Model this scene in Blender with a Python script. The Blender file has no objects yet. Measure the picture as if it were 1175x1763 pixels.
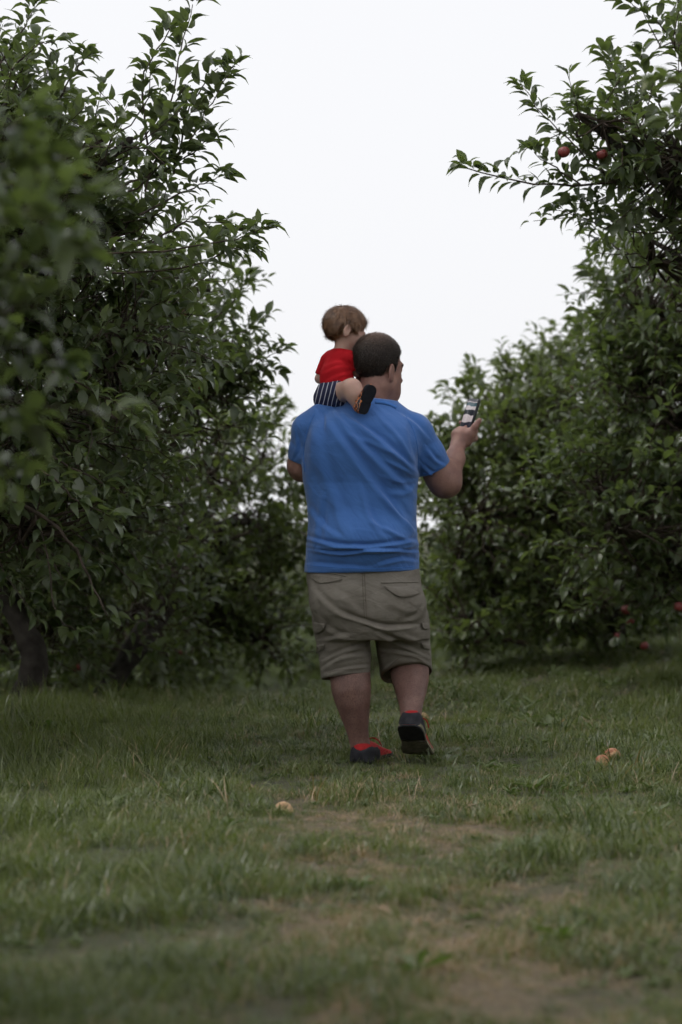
import bpy, math, random
import numpy as np
from mathutils import Vector, Matrix, noise as mnoise
from mathutils.bvhtree import BVHTree

# ------------------------------------------------------------------ camera, sky, sun, exposure
scene = bpy.context.scene
COL = scene.collection
W, H, FPX = 1175.0, 1763.0, 85.0 / 36.0 * 1763.0
CAMZ, HORIZON = 0.955, 881.5
PITCH = math.atan((HORIZON - H / 2) / FPX)
cam_data = bpy.data.cameras.new('camera')
cam_data.sensor_fit = 'VERTICAL'; cam_data.sensor_height = 36.0; cam_data.sensor_width = 24.0
cam_data.lens = 85.0
cam_data.clip_start = 0.1; cam_data.clip_end = 2000.0
cam_data.dof.use_dof = True
cam_data.dof.focus_distance = 9.12
cam_data.dof.aperture_fstop = 2.5
cam_data.dof.aperture_blades = 9
cam = bpy.data.objects.new('camera', cam_data)
cam.location = (0, 0, CAMZ); cam.rotation_euler = (math.pi / 2 + PITCH, 0, 0)
COL.objects.link(cam); scene.camera = cam

SUN_EL, SUN_AZ = math.radians(58), math.radians(268)      # azimuth clockwise from +Y
world = bpy.data.worlds.new('World'); scene.world = world; world.use_nodes = True
nt = world.node_tree; nt.nodes.clear()
sky = nt.nodes.new('ShaderNodeTexSky'); sky.sky_type = 'NISHITA'; sky.sun_disc = False
sky.sun_elevation = SUN_EL; sky.sun_rotation = SUN_AZ; sky.dust_density = 4.0; sky.air_density = 1.0
hs = nt.nodes.new('ShaderNodeHueSaturation'); hs.inputs['Saturation'].default_value = 0.35
mx = nt.nodes.new('ShaderNodeMix'); mx.data_type = 'RGBA'; mx.inputs[0].default_value = 0.86
mx.inputs[7].default_value = (9.9, 9.95, 10.22, 1)          # even overcast cloud
bg = nt.nodes.new('ShaderNodeBackground'); bg.inputs['Strength'].default_value = 0.1
wo = nt.nodes.new('ShaderNodeOutputWorld')
nt.links.new(sky.outputs[0], hs.inputs['Color']); nt.links.new(hs.outputs[0], mx.inputs[6])
nt.links.new(mx.outputs[2], bg.inputs['Color']); nt.links.new(bg.outputs[0], wo.inputs['Surface'])

sun_d = bpy.data.lights.new('sun', 'SUN'); sun_d.energy = 1.3; sun_d.angle = math.radians(25); sun_d.color = (1.0, 0.97, 0.92)
sun = bpy.data.objects.new('sun', sun_d); COL.objects.link(sun)
sd = Vector((math.sin(SUN_AZ) * math.cos(SUN_EL), math.cos(SUN_AZ) * math.cos(SUN_EL), math.sin(SUN_EL)))
sun.rotation_euler = sd.to_track_quat('Z', 'Y').to_euler(); sun.location = sd * 30

scene.view_settings.view_transform = 'Standard'; scene.view_settings.look = 'None'
scene.view_settings.exposure = 0.08; scene.view_settings.gamma = 1.0
scene.render.engine = 'CYCLES'
scene.cycles.use_denoising = True
scene.cycles.use_adaptive_sampling = True; scene.cycles.adaptive_threshold = 0.035; scene.cycles.adaptive_min_samples = 12
scene.cycles.max_bounces = 3; scene.cycles.diffuse_bounces = 2; scene.cycles.glossy_bounces = 1
scene.cycles.caustics_reflective = False; scene.cycles.caustics_refractive = False
scene.cycles.transmission_bounces = 3; scene.cycles.transparent_max_bounces = 4

# ------------------------------------------------------------------ helpers
rng = np.random.default_rng(7); random.seed(7)
CP, SP = math.cos(PITCH), math.sin(PITCH)

def at(px, py, Y):
    """world point on the plane y = Y that the photograph shows at pixel (px, py)"""
    a, b = (px - W / 2) / FPX, (H / 2 - py) / FPX
    dy = CP - b * SP; dz = SP + b * CP
    s = Y / dy
    return np.array((a * s, Y, CAMZ + dz * s))

def proj(v):
    """pixel coordinates of world points (n,3)"""
    v = np.asarray(v, float); d = v - np.array((0, 0, CAMZ))
    f = d[:, 1] * CP + d[:, 2] * SP; u = -d[:, 1] * SP + d[:, 2] * CP
    return np.stack((W / 2 + d[:, 0] / f * FPX, H / 2 - u / f * FPX), 1)

def tag(o, label=None, cat=None, group=None, kind=None):
    if label: o['label'] = label
    if cat: o['category'] = cat
    if group: o['group'] = group
    if kind: o['kind'] = kind
    return o

def empty(name, loc):
    o = bpy.data.objects.new(name, None); o.location = tuple(float(c) for c in loc); o.empty_display_size = 0.1
    COL.objects.link(o); return o

def wloc(o):
    v = np.zeros(3)
    while o is not None: v += np.array(o.location); o = o.parent
    return v

def fast_mesh(name, verts, faces_list, smooth=True):
    """faces_list: arrays of shape (n,3) or (n,4)"""
    me = bpy.data.meshes.new(name)
    verts = np.asarray(verts, np.float32)
    me.vertices.add(len(verts)); me.vertices.foreach_set('co', verts.ravel())
    loops, starts, totals, s = [], [], [], 0
    for f in faces_list:
        f = np.asarray(f, np.int32)
        if len(f) == 0: continue
        n = f.shape[1]
        loops.append(f.ravel()); starts.append(s + np.arange(len(f), dtype=np.int32) * n); totals.append(np.full(len(f), n, np.int32))
        s += f.size
    loops = np.concatenate(loops); starts = np.concatenate(starts); totals = np.concatenate(totals)
    me.loops.add(len(loops)); me.loops.foreach_set('vertex_index', loops)
    me.polygons.add(len(starts)); me.polygons.foreach_set('loop_start', starts); me.polygons.foreach_set('loop_total', totals)
    me.polygons.foreach_set('use_smooth', np.full(len(starts), smooth))
    me.update(calc_edges=True); me.validate()
    return me

def part(name, verts, faces_list, mat, parent=None, smooth=True):
    v = np.asarray(verts, float)
    if parent is not None: v = v - wloc(parent)
    me = fast_mesh(name, v, faces_list, smooth)
    if mat: me.materials.append(mat)
    o = bpy.data.objects.new(name, me); COL.objects.link(o)
    if parent is not None: o.parent = parent
    return o

def fattr(o, name, vals):
    a = o.data.attributes.new(name, 'FLOAT', 'POINT'); a.data.foreach_set('value', np.asarray(vals, np.float32))

# ---- materials
def new_mat(name):
    m = bpy.data.materials.new(name); m.use_nodes = True
    b = m.node_tree.nodes['Principled BSDF']
    return m, m.node_tree, b

def N(t, kind, **kw):
    n = t.nodes.new(kind)
    for k, v in kw.items(): setattr(n, k, v)
    return n

def noisy(name, c1, c2, scale, rough=0.8, bump=0.0, bscale=None, detail=4, spec=0.3, coord='Object', lo=0.35, hi=0.65, sss=0.0, sheen=0.0):
    m, t, b = new_mat(name)
    tc = N(t, 'ShaderNodeTexCoord')
    nz = N(t, 'ShaderNodeTexNoise'); nz.inputs['Scale'].default_value = scale; nz.inputs['Detail'].default_value = detail
    t.links.new(tc.outputs[coord], nz.inputs['Vector'])
    r = N(t, 'ShaderNodeValToRGB'); r.color_ramp.elements[0].position = lo; r.color_ramp.elements[1].position = hi
    r.color_ramp.elements[0].color = (*c1, 1); r.color_ramp.elements[1].color = (*c2, 1)
    t.links.new(nz.outputs['Fac'], r.inputs['Fac']); t.links.new(r.outputs['Color'], b.inputs['Base Color'])
    b.inputs['Roughness'].default_value = rough; b.inputs['Specular IOR Level'].default_value = spec
    if sheen: b.inputs['Sheen Weight'].default_value = sheen
    if sss:
        b.inputs['Subsurface Weight'].default_value = sss; b.inputs['Subsurface Radius'].default_value = (0.012, 0.005, 0.003)
    if bump:
        n2 = N(t, 'ShaderNodeTexNoise'); n2.inputs['Scale'].default_value = bscale or scale * 4; n2.inputs['Detail'].default_value = 5
        t.links.new(tc.outputs[coord], n2.inputs['Vector'])
        bp = N(t, 'ShaderNodeBump'); bp.inputs['Strength'].default_value = bump; bp.inputs['Distance'].default_value = 0.004
        t.links.new(n2.outputs['Fac'], bp.inputs['Height']); t.links.new(bp.outputs['Normal'], b.inputs['Normal'])
    return m

def leaf_mat(name, top1, top2, under, rough=0.42, transl=0.22, nscale=9.0):
    m, t, b = new_mat(name)
    g = N(t, 'ShaderNodeNewGeometry')
    nz = N(t, 'ShaderNodeTexNoise'); nz.inputs['Scale'].default_value = nscale; nz.inputs['Detail'].default_value = 3
    t.links.new(g.outputs['Position'], nz.inputs['Vector'])
    r = N(t, 'ShaderNodeValToRGB'); r.color_ramp.elements[0].position = 0.33; r.color_ramp.elements[1].position = 0.68
    r.color_ramp.elements[0].color = (*top1, 1); r.color_ramp.elements[1].color = (*top2, 1)
    e_y = r.color_ramp.elements.new(.79); e_y.color = (top2[0] * 1.9, top2[1] * 1.45, top2[2] * 1.1, 1)          # the odd yellowing blade or leaf
    t.links.new(nz.outputs['Fac'], r.inputs['Fac'])
    mixc = N(t, 'ShaderNodeMix'); mixc.data_type = 'RGBA'
    t.links.new(g.outputs['Backfacing'], mixc.inputs[0]); t.links.new(r.outputs['Color'], mixc.inputs[6]); mixc.inputs[7].default_value = (*under, 1)
    t.links.new(mixc.outputs[2], b.inputs['Base Color'])
    b.inputs['Roughness'].default_value = rough; b.inputs['Specular IOR Level'].default_value = 0.45
    tr = N(t, 'ShaderNodeBsdfTranslucent'); tr.inputs['Color'].default_value = (top2[0] * 2.2, top2[1] * 2.4, top2[2] * 1.2, 1)
    ms = N(t, 'ShaderNodeMixShader'); ms.inputs[0].default_value = transl
    t.links.new(b.outputs[0], ms.inputs[1]); t.links.new(tr.outputs[0], ms.inputs[2])
    t.links.new(ms.outputs[0], t.nodes['Material Output'].inputs['Surface'])
    return m

M = {}
M['leaf'] = leaf_mat('apple_leaf', (0.030, 0.048, 0.020), (0.088, 0.115, 0.044), (0.17, 0.19, 0.135), 0.33, 0.28)
M['leaf_far'] = leaf_mat('apple_leaf_far', (0.036, 0.056, 0.021), (0.105, 0.132, 0.048), (0.18, 0.20, 0.14), 0.33, 0.28, nscale=5)
M['bark'] = noisy('bark', (0.022, 0.018, 0.015), (0.065, 0.056, 0.048), 14, 0.9, 0.8, 40)
M['twig'] = noisy('twig_bark', (0.045, 0.032, 0.025), (0.10, 0.075, 0.06), 20, 0.8)
M['skin'] = noisy('skin', (0.235, 0.125, 0.104), (0.33, 0.188, 0.150), 22, 0.5, 0.12, 260, sss=0.12)
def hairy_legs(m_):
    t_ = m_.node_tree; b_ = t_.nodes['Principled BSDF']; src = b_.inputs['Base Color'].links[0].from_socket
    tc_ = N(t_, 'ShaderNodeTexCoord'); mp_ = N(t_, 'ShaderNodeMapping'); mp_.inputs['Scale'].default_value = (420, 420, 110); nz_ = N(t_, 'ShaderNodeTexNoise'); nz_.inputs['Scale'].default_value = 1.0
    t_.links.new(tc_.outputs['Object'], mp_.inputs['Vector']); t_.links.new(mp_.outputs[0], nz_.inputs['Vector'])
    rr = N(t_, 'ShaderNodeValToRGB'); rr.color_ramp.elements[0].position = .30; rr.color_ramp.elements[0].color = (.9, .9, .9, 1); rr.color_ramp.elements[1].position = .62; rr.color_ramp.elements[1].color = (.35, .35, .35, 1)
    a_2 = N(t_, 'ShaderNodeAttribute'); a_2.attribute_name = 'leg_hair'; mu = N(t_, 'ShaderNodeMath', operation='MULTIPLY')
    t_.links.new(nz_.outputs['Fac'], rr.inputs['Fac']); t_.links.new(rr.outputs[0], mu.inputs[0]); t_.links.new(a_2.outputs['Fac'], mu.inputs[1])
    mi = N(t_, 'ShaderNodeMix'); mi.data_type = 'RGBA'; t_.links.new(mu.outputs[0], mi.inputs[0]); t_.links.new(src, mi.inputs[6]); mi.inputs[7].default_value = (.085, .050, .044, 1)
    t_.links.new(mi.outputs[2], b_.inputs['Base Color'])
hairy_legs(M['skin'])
M['baby_skin'] = noisy('baby_skin', (0.48, 0.30, 0.245), (0.56, 0.36, 0.29), 25, 0.5, sss=0.18)
M['shoe_red'] = noisy('red_mesh_fabric', (0.30, 0.012, 0.014), (0.42, 0.02, 0.022), 60, 0.75, 0.5, 500)
M['shoe_dark'] = noisy('dark_suede', (0.016, 0.016, 0.020), (0.032, 0.032, 0.038), 40, 0.85, 0.3, 300)
M['sole_pale'] = noisy('worn_pale_rubber', (0.13, 0.12, 0.075), (0.22, 0.20, 0.13), 40, 0.75, 0.3, 120)
M['sole_olive'] = noisy('dirty_tread_rubber', (0.055, 0.05, 0.03), (0.12, 0.11, 0.07), 35, 0.85, 0.5, 120)
M['rubber'] = noisy('black_rubber', (0.010, 0.010, 0.012), (0.022, 0.022, 0.025), 40, 0.7, 0.3, 150)
M['sock'] = noisy('black_sock', (0.012, 0.012, 0.016), (0.025, 0.025, 0.03), 60, 0.95)

# ------------------------------------------------------------------ the ground
def sstep(a, b, x):
    t = np.clip((x - a) / (b - a), 0, 1); return t * t * (3 - 2 * t)

def ground_z(x, y):
    x = np.asarray(x, float); y = np.asarray(y, float)
    z = 0.05 * np.exp(-((x + 1.2) / 0.6) ** 2 - ((y - 11.8) / 1.5) ** 2) + 0.13 * np.exp(-((x - 2.1) / 0.9) ** 2 - ((y - 14.2) / 2.3) ** 2)
    yc = np.interp(x, [-2, -.2, .5, 2], [10.7, 11.8, 14.0, 15.4])
    z = z - 0.12 * (np.sqrt(np.clip(y - yc, 0, 28) ** 2 + 1) - 1)                 # the lane drops away beyond the crest
    w = 1 - np.exp(-((x - 0.15) ** 2 + (y - 9.25) ** 2) / 0.5)
    z = z + w * (0.016 * np.sin(1.9 * x + 0.7 * y + 0.6) * np.cos(1.3 * y - 0.8 * x) + 0.008 * np.sin(5.1 * x - 2.2 * y) * np.cos(3.7 * y + 1.1 * x))
    return z

def worn(x, y):
    """how bare and dry the turf is, 0..1 (the trodden lane)"""
    lane = np.exp(-((x - 0.20 - 0.02 * (6 - y)) / 0.40) ** 2) * (1 - sstep(7.4, 9.0, y)) + 0.18 * np.exp(-((x - 0.2) / 0.7) ** 2)
    near = (y > 1.5) & (y < 20) & (np.abs(x) < 4); n = np.zeros_like(lane)
    f = lambda px_, py_: mnoise.fractal(Vector((px_ * 5.0, py_ * 2.7, 3.7)), .6, 2.2, 4)
    n[near] = [f(p_, q_) for p_, q_ in zip(x[near], y[near])]
    return np.clip(lane * (.28 + .80 * sstep(-.22, .50, n)), 0, .85)

gxs = np.unique(np.concatenate((np.linspace(-400, -8, 14), np.linspace(-8, 8, 161), np.linspace(8, 400, 14))))
gys = np.unique(np.concatenate((np.linspace(-60, 0, 8), np.linspace(0, 40, 301), np.linspace(40, 600, 20))))
GX, GY = np.meshgrid(gxs, gys, indexing='ij')
gv = np.stack((GX, GY, ground_z(GX, GY)), -1).reshape(-1, 3)
nx, ny = len(gxs), len(gys)
ii, jj = np.meshgrid(np.arange(nx - 1), np.arange(ny - 1), indexing='ij')
a0 = (ii * ny + jj).ravel()
m, t, b = new_mat('turf_soil')
g = N(t, 'ShaderNodeNewGeometry')
n1 = N(t, 'ShaderNodeTexNoise'); n1.inputs['Scale'].default_value = 3.0; n1.inputs['Detail'].default_value = 8
n2 = N(t, 'ShaderNodeTexNoise'); n2.inputs['Scale'].default_value = 60.0; n2.inputs['Detail'].default_value = 6
at_ = N(t, 'ShaderNodeAttribute'); at_.attribute_name = 'worn'
for n_ in (n1, n2): t.links.new(g.outputs['Position'], n_.inputs['Vector'])
r1 = N(t, 'ShaderNodeValToRGB'); r1.color_ramp.elements[0].color = (0.032, 0.036, 0.016, 1); r1.color_ramp.elements[1].color = (0.065, 0.068, 0.028, 1)
r1.color_ramp.elements[0].position = 0.35; r1.color_ramp.elements[1].position = 0.65
r2 = N(t, 'ShaderNodeValToRGB'); r2.color_ramp.elements[0].color = (0.075, 0.058, 0.036, 1); r2.color_ramp.elements[1].color = (0.21, 0.150, 0.092, 1)
r2.color_ramp.elements[0].position = 0.35; r2.color_ramp.elements[1].position = 0.7
t.links.new(n1.outputs['Fac'], r1.inputs['Fac']); t.links.new(n2.outputs['Fac'], r2.inputs['Fac'])
mc = N(t, 'ShaderNodeMix'); mc.data_type = 'RGBA'
t.links.new(at_.outputs['Fac'], mc.inputs[0]); t.links.new(r1.outputs[0], mc.inputs[6]); t.links.new(r2.outputs[0], mc.inputs[7])
t.links.new(mc.outputs[2], b.inputs['Base Color']); b.inputs['Roughness'].default_value = 0.95
bp = N(t, 'ShaderNodeBump'); bp.inputs['Strength'].default_value = 0.8; bp.inputs['Distance'].default_value = 0.02
t.links.new(n2.outputs['Fac'], bp.inputs['Height']); t.links.new(bp.outputs['Normal'], b.inputs['Normal'])
ground = part('ground', gv, [np.stack((a0, a0 + ny, a0 + ny + 1, a0 + 1), 1)], m)
fattr(ground, 'worn', worn(gv[:, 0], gv[:, 1]))
tag(ground, 'grassy orchard lane with a trodden dry strip between the trees', 'ground', kind='structure')

# ------------------------------------------------------------------ grass
def blades(n, length, width, spread, lean, seed, seg=3):
    r = np.random.default_rng(seed); V = []; Q = []; T = []; c = 0
    for i in range(n):
        L = r.uniform(*length); w = r.uniform(*width); a = r.uniform(0, 2 * math.pi); rad = spread * math.sqrt(r.random())
        bx, by = rad * math.cos(r.uniform(0, 6.283)), rad * math.sin(r.uniform(0, 6.283))
        ln = r.uniform(*lean); d = np.array((math.cos(a), math.sin(a), 0)); side = np.array((-math.sin(a), math.cos(a), 0))
        tw = r.uniform(-0.6, 0.6); p = np.array((bx, by, -0.005)); ang = ln * 0.35
        for k in range(seg + 1):
            s = k / seg; ww = w * (1 - 0.85 * s ** 1.6)
            sd_ = side * math.cos(tw * s) + np.array((0, 0, 1)) * math.sin(tw * s) * 0.5
            if k < seg: V += [p - sd_ * ww / 2, p + sd_ * ww / 2]
            else: V += [p]
            ang = ln * (0.35 + 0.9 * s); st = L / seg
            p = p + (d * math.sin(ang) + np.array((0, 0, 1)) * math.cos(ang)) * st
            p[2] = max(p[2], 0.004 + 0.004 * r.random())
        for k in range(seg - 1): Q.append((c + 2 * k, c + 2 * k + 1, c + 2 * k + 3, c + 2 * k + 2))
        T.append((c + 2 * seg - 2, c + 2 * seg - 1, c + 2 * seg)); c += 2 * seg + 1
    return np.array(V), [np.array(Q), np.array(T)]

def rosette(n, length, width, seed):
    r = np.random.default_rng(seed); V = []; Q = []
    for i in range(n):
        L = r.uniform(*length); w = r.uniform(*width); a = i * 2.4 + r.uniform(-.3, .3)
        d = np.array((math.cos(a), math.sin(a), 0)); sdv = np.array((-math.sin(a), math.cos(a), 0)); up = np.array((0, 0, 1.0))
        c = len(V); el = r.uniform(0.25, 0.9)
        for k, (s, ww) in enumerate(((0.05, .12), (.4, .6), (.7, 1.0), (1.0, .25))):
            p = d * L * s * math.cos(el * (1 - .6 * s)) + up * (L * s * math.sin(el) * (1 - .35 * s) + .003)
            V += [p - sdv * w * ww / 2 + up * .004, p, p + sdv * w * ww / 2 + up * .004]
        for k in range(3):
            Q += [(c + 3 * k, c + 3 * k + 1, c + 3 * k + 4, c + 3 * k + 3), (c + 3 * k + 1, c + 3 * k + 2, c + 3 * k + 5, c + 3 * k + 4)]
    return np.array(V), [np.array(Q)]

M['grass'] = leaf_mat('grass_blade', (0.052, 0.075, 0.020), (0.122, 0.150, 0.044), (0.105, 0.125, 0.045), 0.28, 0.28, 2.6)
M['grass_dark'] = leaf_mat('dark_grass_blade', (0.038, 0.060, 0.021), (0.082, 0.114, 0.040), (0.082, 0.105, 0.044), 0.26, 0.2, 2.6)
M['grass_pale'] = leaf_mat('pale_grass_blade', (0.13, 0.15, 0.06), (0.24, 0.26, 0.13), (0.20, 0.22, 0.11), 0.25, 0.2, 6)
M['straw'] = leaf_mat('dry_blade', (0.20, 0.138, 0.072), (0.40, 0.285, 0.165), (0.31, 0.225, 0.14), 0.45, 0.1, 9)
M['weed'] = leaf_mat('broad_weed_leaf', (0.045, 0.080, 0.022), (0.09, 0.14, 0.036), (0.10, 0.13, 0.055), 0.45, 0.2, 5)
tuft_col = bpy.data.collections.new('grass_tufts')
tuft_defs = [
    (blades(38, (.03, .07), (.0014, .0030), .055, (0.5, 1.9), 1), 'grass'),
    (blades(38, (.03, .065), (.0014, .0028), .055, (0.9, 2.0), 2), 'grass_dark'),
    (blades(26, (.06, .12), (.0018, .0036), .05, (0.3, 1.5), 3), 'grass'),
    (blades(26, (.06, .12), (.0018, .0034), .05, (1.0, 2.0), 4), 'grass_dark'),
    (blades(34, (.02, .06), (.0012, .0024), .06, (1.1, 2.0), 5), 'straw'),
    (rosette(7, (.03, .065), (.014, .028), 6), 'weed'),
    (rosette(14, (.012, .028), (.009, .015), 7), 'weed'),
    (blades(6, (.08, .18), (.0014, .0026), .07, (1.1, 2.0), 8, 4), 'straw'),
    (blades(36, (.015, .04), (.0014, .0028), .06, (0.4, 1.8), 9), 'grass'),
    (blades(18, (.10, .20), (.0024, .0042), .05, (0.15, 1.3), 10, 4), 'grass'),
    (blades(9, (.05, .11), (.0016, .0034), .07, (0.8, 2.0), 11, 4), 'grass_pale'),
]
for k, ((v, f), mm) in enumerate(tuft_defs):
    me = fast_mesh('tuft_%02d' % k, v, f); me.materials.append(M[mm])
    tuft_col.objects.link(bpy.data.objects.new('tuft_%02d' % k, me))

pts, rots, scls, idxs = [], [], [], []
def strew(y0, y1, dens, half):
    n = int(dens * (y1 - y0) * (half(y0) + half(y1)))
    y = rng.uniform(y0, y1, n); x = rng.uniform(-1, 1, n) * half(y)
    wv = worn(x, y)
    q = rng.random(n)
    patch = 0.5 + 0.5 * np.sin(2.1 * x + 0.9 * y + 1) * np.cos(1.7 * y - 1.3 * x)
    lump = np.array([mnoise.fractal(Vector((a__ * 3.2, b__ * 2.6, .3)), .8, 2.1, 3) for a__, b__ in zip(x, y)])
    patch2 = 0.5 + 0.5 * np.sin(3.9 * x - 2.9 * y + 1) * np.cos(4.7 * y + 2.3 * x)
    tall = np.clip(sstep(-0.25, -1.0, x) * sstep(8.5, 10.5, y) + sstep(0.9, 1.8, x) * sstep(9.5, 12, y) * 0.45 + 0.35 * sstep(-0.5, -1.0, x), 0, 1)
    idx = np.where(q < .35, 0, np.where(q < .60, 1, np.where(q < .68, 3, np.where(q < .76, 8, np.where(q < .80, 6, np.where(q < .83, 4, np.where(q < .965, np.where(q < .86, 7, 10), np.where(q < .972, 5, 2))))))))
    q2 = rng.random(n)
    idx = np.where((q2 < tall * 0.65) & (q < .8), np.where(q2 < tall * 0.12, 9, 2), idx)
    idx = np.where((q2 > 0.80) & (patch2 > 0.55) & (x > 0.5), np.where((q < .7) | (y < 7.5), 6, 5), idx)
    idx = np.where((q2 < wv * 1.1), np.where(q < .66, 4, np.where(q < .92, 8, 1)), idx)
    keep = rng.random(n) > wv * 0.12
    sc = rng.uniform(0.75, 1.25, n) * np.clip(0.95 + 0.95 * lump, .45, 1.8) * (1 - 0.45 * wv) * np.where(y > 16, 1.15, 1)
    sc = np.where((idx == 9) | (idx == 2), sc * .72, sc)
    sc = sc * (1 - .45 * np.exp(-((x - .12) / .34) ** 2 - ((y - 8.95) / .40) ** 2))
    pts.append(np.stack((x, y, ground_z(x, y)), 1)[keep]); scls.append(sc[keep]); idxs.append(idx[keep])
    rr = np.stack((rng.normal(0, .12, n), rng.normal(0, .12, n), rng.uniform(0, 6.283, n)), 1); rots.append(rr[keep])
strew(3.2, 6.0, 760, lambda y: 0.6 + 0.18 * y)
strew(6.0, 9.0, 720, lambda y: 0.6 + 0.18 * y)
strew(9.0, 13.0, 500, lambda y: 0.4 + 0.19 * y)
strew(13.0, 20.0, 260, lambda y: 0.5 + 0.19 * y)
strew(20.0, 45.0, 50, lambda y: 0.5 + 0.15 * y)
pts = np.concatenate(pts); rots = np.concatenate(rots); scls = np.concatenate(scls); idxs = np.concatenate(idxs)
gm = bpy.data.meshes.new('grass'); gm.vertices.add(len(pts)); gm.vertices.foreach_set('co', pts.astype(np.float32).ravel())
a_ = gm.attributes.new('rot', 'FLOAT_VECTOR', 'POINT'); a_.data.foreach_set('vector', rots.astype(np.float32).ravel())
a_ = gm.attributes.new('scl', 'FLOAT', 'POINT'); a_.data.foreach_set('value', scls.astype(np.float32))
a_ = gm.attributes.new('idx', 'INT', 'POINT'); a_.data.foreach_set('value', idxs.astype(np.int32))
grass = bpy.data.objects.new('grass', gm); COL.objects.link(grass)
tag(grass, 'matted green orchard grass with dry blades and weeds', 'grass', kind='stuff')
ng = bpy.data.node_groups.new('grass_nodes', 'GeometryNodeTree')
ng.interface.new_socket('Geometry', in_out='INPUT', socket_type='NodeSocketGeometry'); ng.interface.new_socket('Geometry', in_out='OUTPUT', socket_type='NodeSocketGeometry')
gi = ng.nodes.new('NodeGroupInput'); go = ng.nodes.new('NodeGroupOutput')
ip = ng.nodes.new('GeometryNodeInstanceOnPoints'); ci = ng.nodes.new('GeometryNodeCollectionInfo')
ci.inputs['Collection'].default_value = tuft_col; ci.inputs['Separate Children'].default_value = True; ci.inputs['Reset Children'].default_value = True
def named(nm, ty):
    n_ = ng.nodes.new('GeometryNodeInputNamedAttribute'); n_.data_type = ty; n_.inputs['Name'].default_value = nm; return n_.outputs[0]
e2r = ng.nodes.new('FunctionNodeEulerToRotation')
ng.links.new(named('rot', 'FLOAT_VECTOR'), e2r.inputs[0])
ng.links.new(gi.outputs[0], ip.inputs['Points']); ng.links.new(ci.outputs[0], ip.inputs['Instance']); ip.inputs['Pick Instance'].default_value = True
ng.links.new(named('idx', 'INT'), ip.inputs['Instance Index']); ng.links.new(e2r.outputs[0], ip.inputs['Rotation']); ng.links.new(named('scl', 'FLOAT'), ip.inputs['Scale'])
ng.links.new(ip.outputs[0], go.inputs[0])
md = grass.modifiers.new('grass', 'NODES'); md.node_group = ng

# ------------------------------------------------------------------ trees
def nrm(v): return v / np.maximum(np.linalg.norm(v, axis=-1, keepdims=True), 1e-9)

def tube(points, radii, sides=5):
    p = np.asarray(points, float); r = np.asarray(radii, float); n = len(p)
    tg = nrm(np.gradient(p, axis=0)); ref = np.array((0.31, 0.17, 0.93)) if abs(tg[0][2]) < .85 else np.array((1.0, 0.1, 0))
    u = nrm(np.cross(tg, ref)); v = np.cross(tg, u)
    a = np.arange(sides) * 2 * math.pi / sides
    ring = p[:, None] + r[:, None, None] * (np.cos(a)[None, :, None] * u[:, None] + np.sin(a)[None, :, None] * v[:, None])
    V = np.concatenate((ring.reshape(-1, 3), p[-1:] + tg[-1:] * r[-1]))
    i, j = np.meshgrid(np.arange(n - 1), np.arange(sides), indexing='ij'); j2 = (j + 1) % sides
    Q = np.stack((i * sides + j, i * sides + j2, (i + 1) * sides + j2, (i + 1) * sides + j), -1).reshape(-1, 4)
    b = (n - 1) * sides; js = np.arange(sides)
    T = np.stack((b + js, b + (js + 1) % sides, np.full(sides, n * sides)), 1)
    return V, Q, T

def join(list_vqt):
    V, Q, T, c = [], [], [], 0
    for v, q, t_ in list_vqt:
        V.append(v); Q.append(np.asarray(q).reshape(-1, 4) + c); T.append(np.asarray(t_).reshape(-1, 3) + c); c += len(v)
    return np.concatenate(V), [np.concatenate(Q), np.concatenate(T)]

def spline(pts, n):
    p = np.asarray(pts, float)
    if len(p) < 3:
        s = np.linspace(0, 1, n)[:, None]; return p[0] * (1 - s) + p[-1] * s
    q = np.concatenate((2 * p[:1] - p[1:2], p, 2 * p[-1:] - p[-2:-1])); out = []
    for u in np.linspace(0, len(p) - 1 - 1e-6, n):
        k = int(u); s = u - k; a, b_, c, d = q[k:k + 4]
        out.append(0.5 * (2 * b_ + (c - a) * s + (2 * a - 5 * b_ + 4 * c - d) * s * s + (3 * b_ - a - 3 * c + d) * s ** 3))
    return np.array(out)

# leaf template: along +y, arched, folded on the midrib
LT = np.array([(0, 0, 0), (-.18, .20, .05), (0, .22, .0), (.18, .20, .05), (-.255, .50, .05), (0, .54, -.025), (.255, .50, .05),
               (-.17, .78, -.05), (0, .82, -.12), (.17, .78, -.05), (0, 1.03, -.27)])
LTQ = np.array([(1, 2, 5, 4), (2, 3, 6, 5), (4, 5, 8, 7), (5, 6, 9, 8)]); LTT = np.array([(0, 2, 1), (0, 3, 2), (7, 8, 10), (8, 9, 10)])
LTQ = LTQ[:, ::1]
LS = np.array([(0, 0, 0), (-.25, .48, .03), (0, .5, -.01), (.25, .48, .03), (0, 1.0, -.18)])
LST = np.array([(0, 2, 1), (0, 3, 2), (1, 2, 4), (2, 3, 4)])

def leaf_frames(pos, axis, nor, size):
    y = nrm(axis); x = nrm(np.cross(y, nor)); z = np.cross(x, y); n = len(pos)
    return pos, x * rng.uniform(.8, 1.2, (n, 1)), y, z * rng.uniform(.4, 2.5, (n, 1)), size      # some flat, some curled

def leaf_mesh(fr, simple=False):
    pos, x, y, z, s = fr
    tv = LS if simple else LT
    V = pos[:, None] + s[:, None, None] * (tv[None, :, 0, None] * x[:, None] * 1.0 + tv[None, :, 1, None] * y[:, None] + tv[None, :, 2, None] * z[:, None])
    n = len(pos); off = (np.arange(n) * len(tv))[:, None, None]
    if simple: return V.reshape(-1, 3), [(LST[None] + off).reshape(-1, 3)]
    return V.reshape(-1, 3), [(LTQ[None] + off).reshape(-1, 4), (LTT[None] + off).reshape(-1, 3)]

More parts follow.
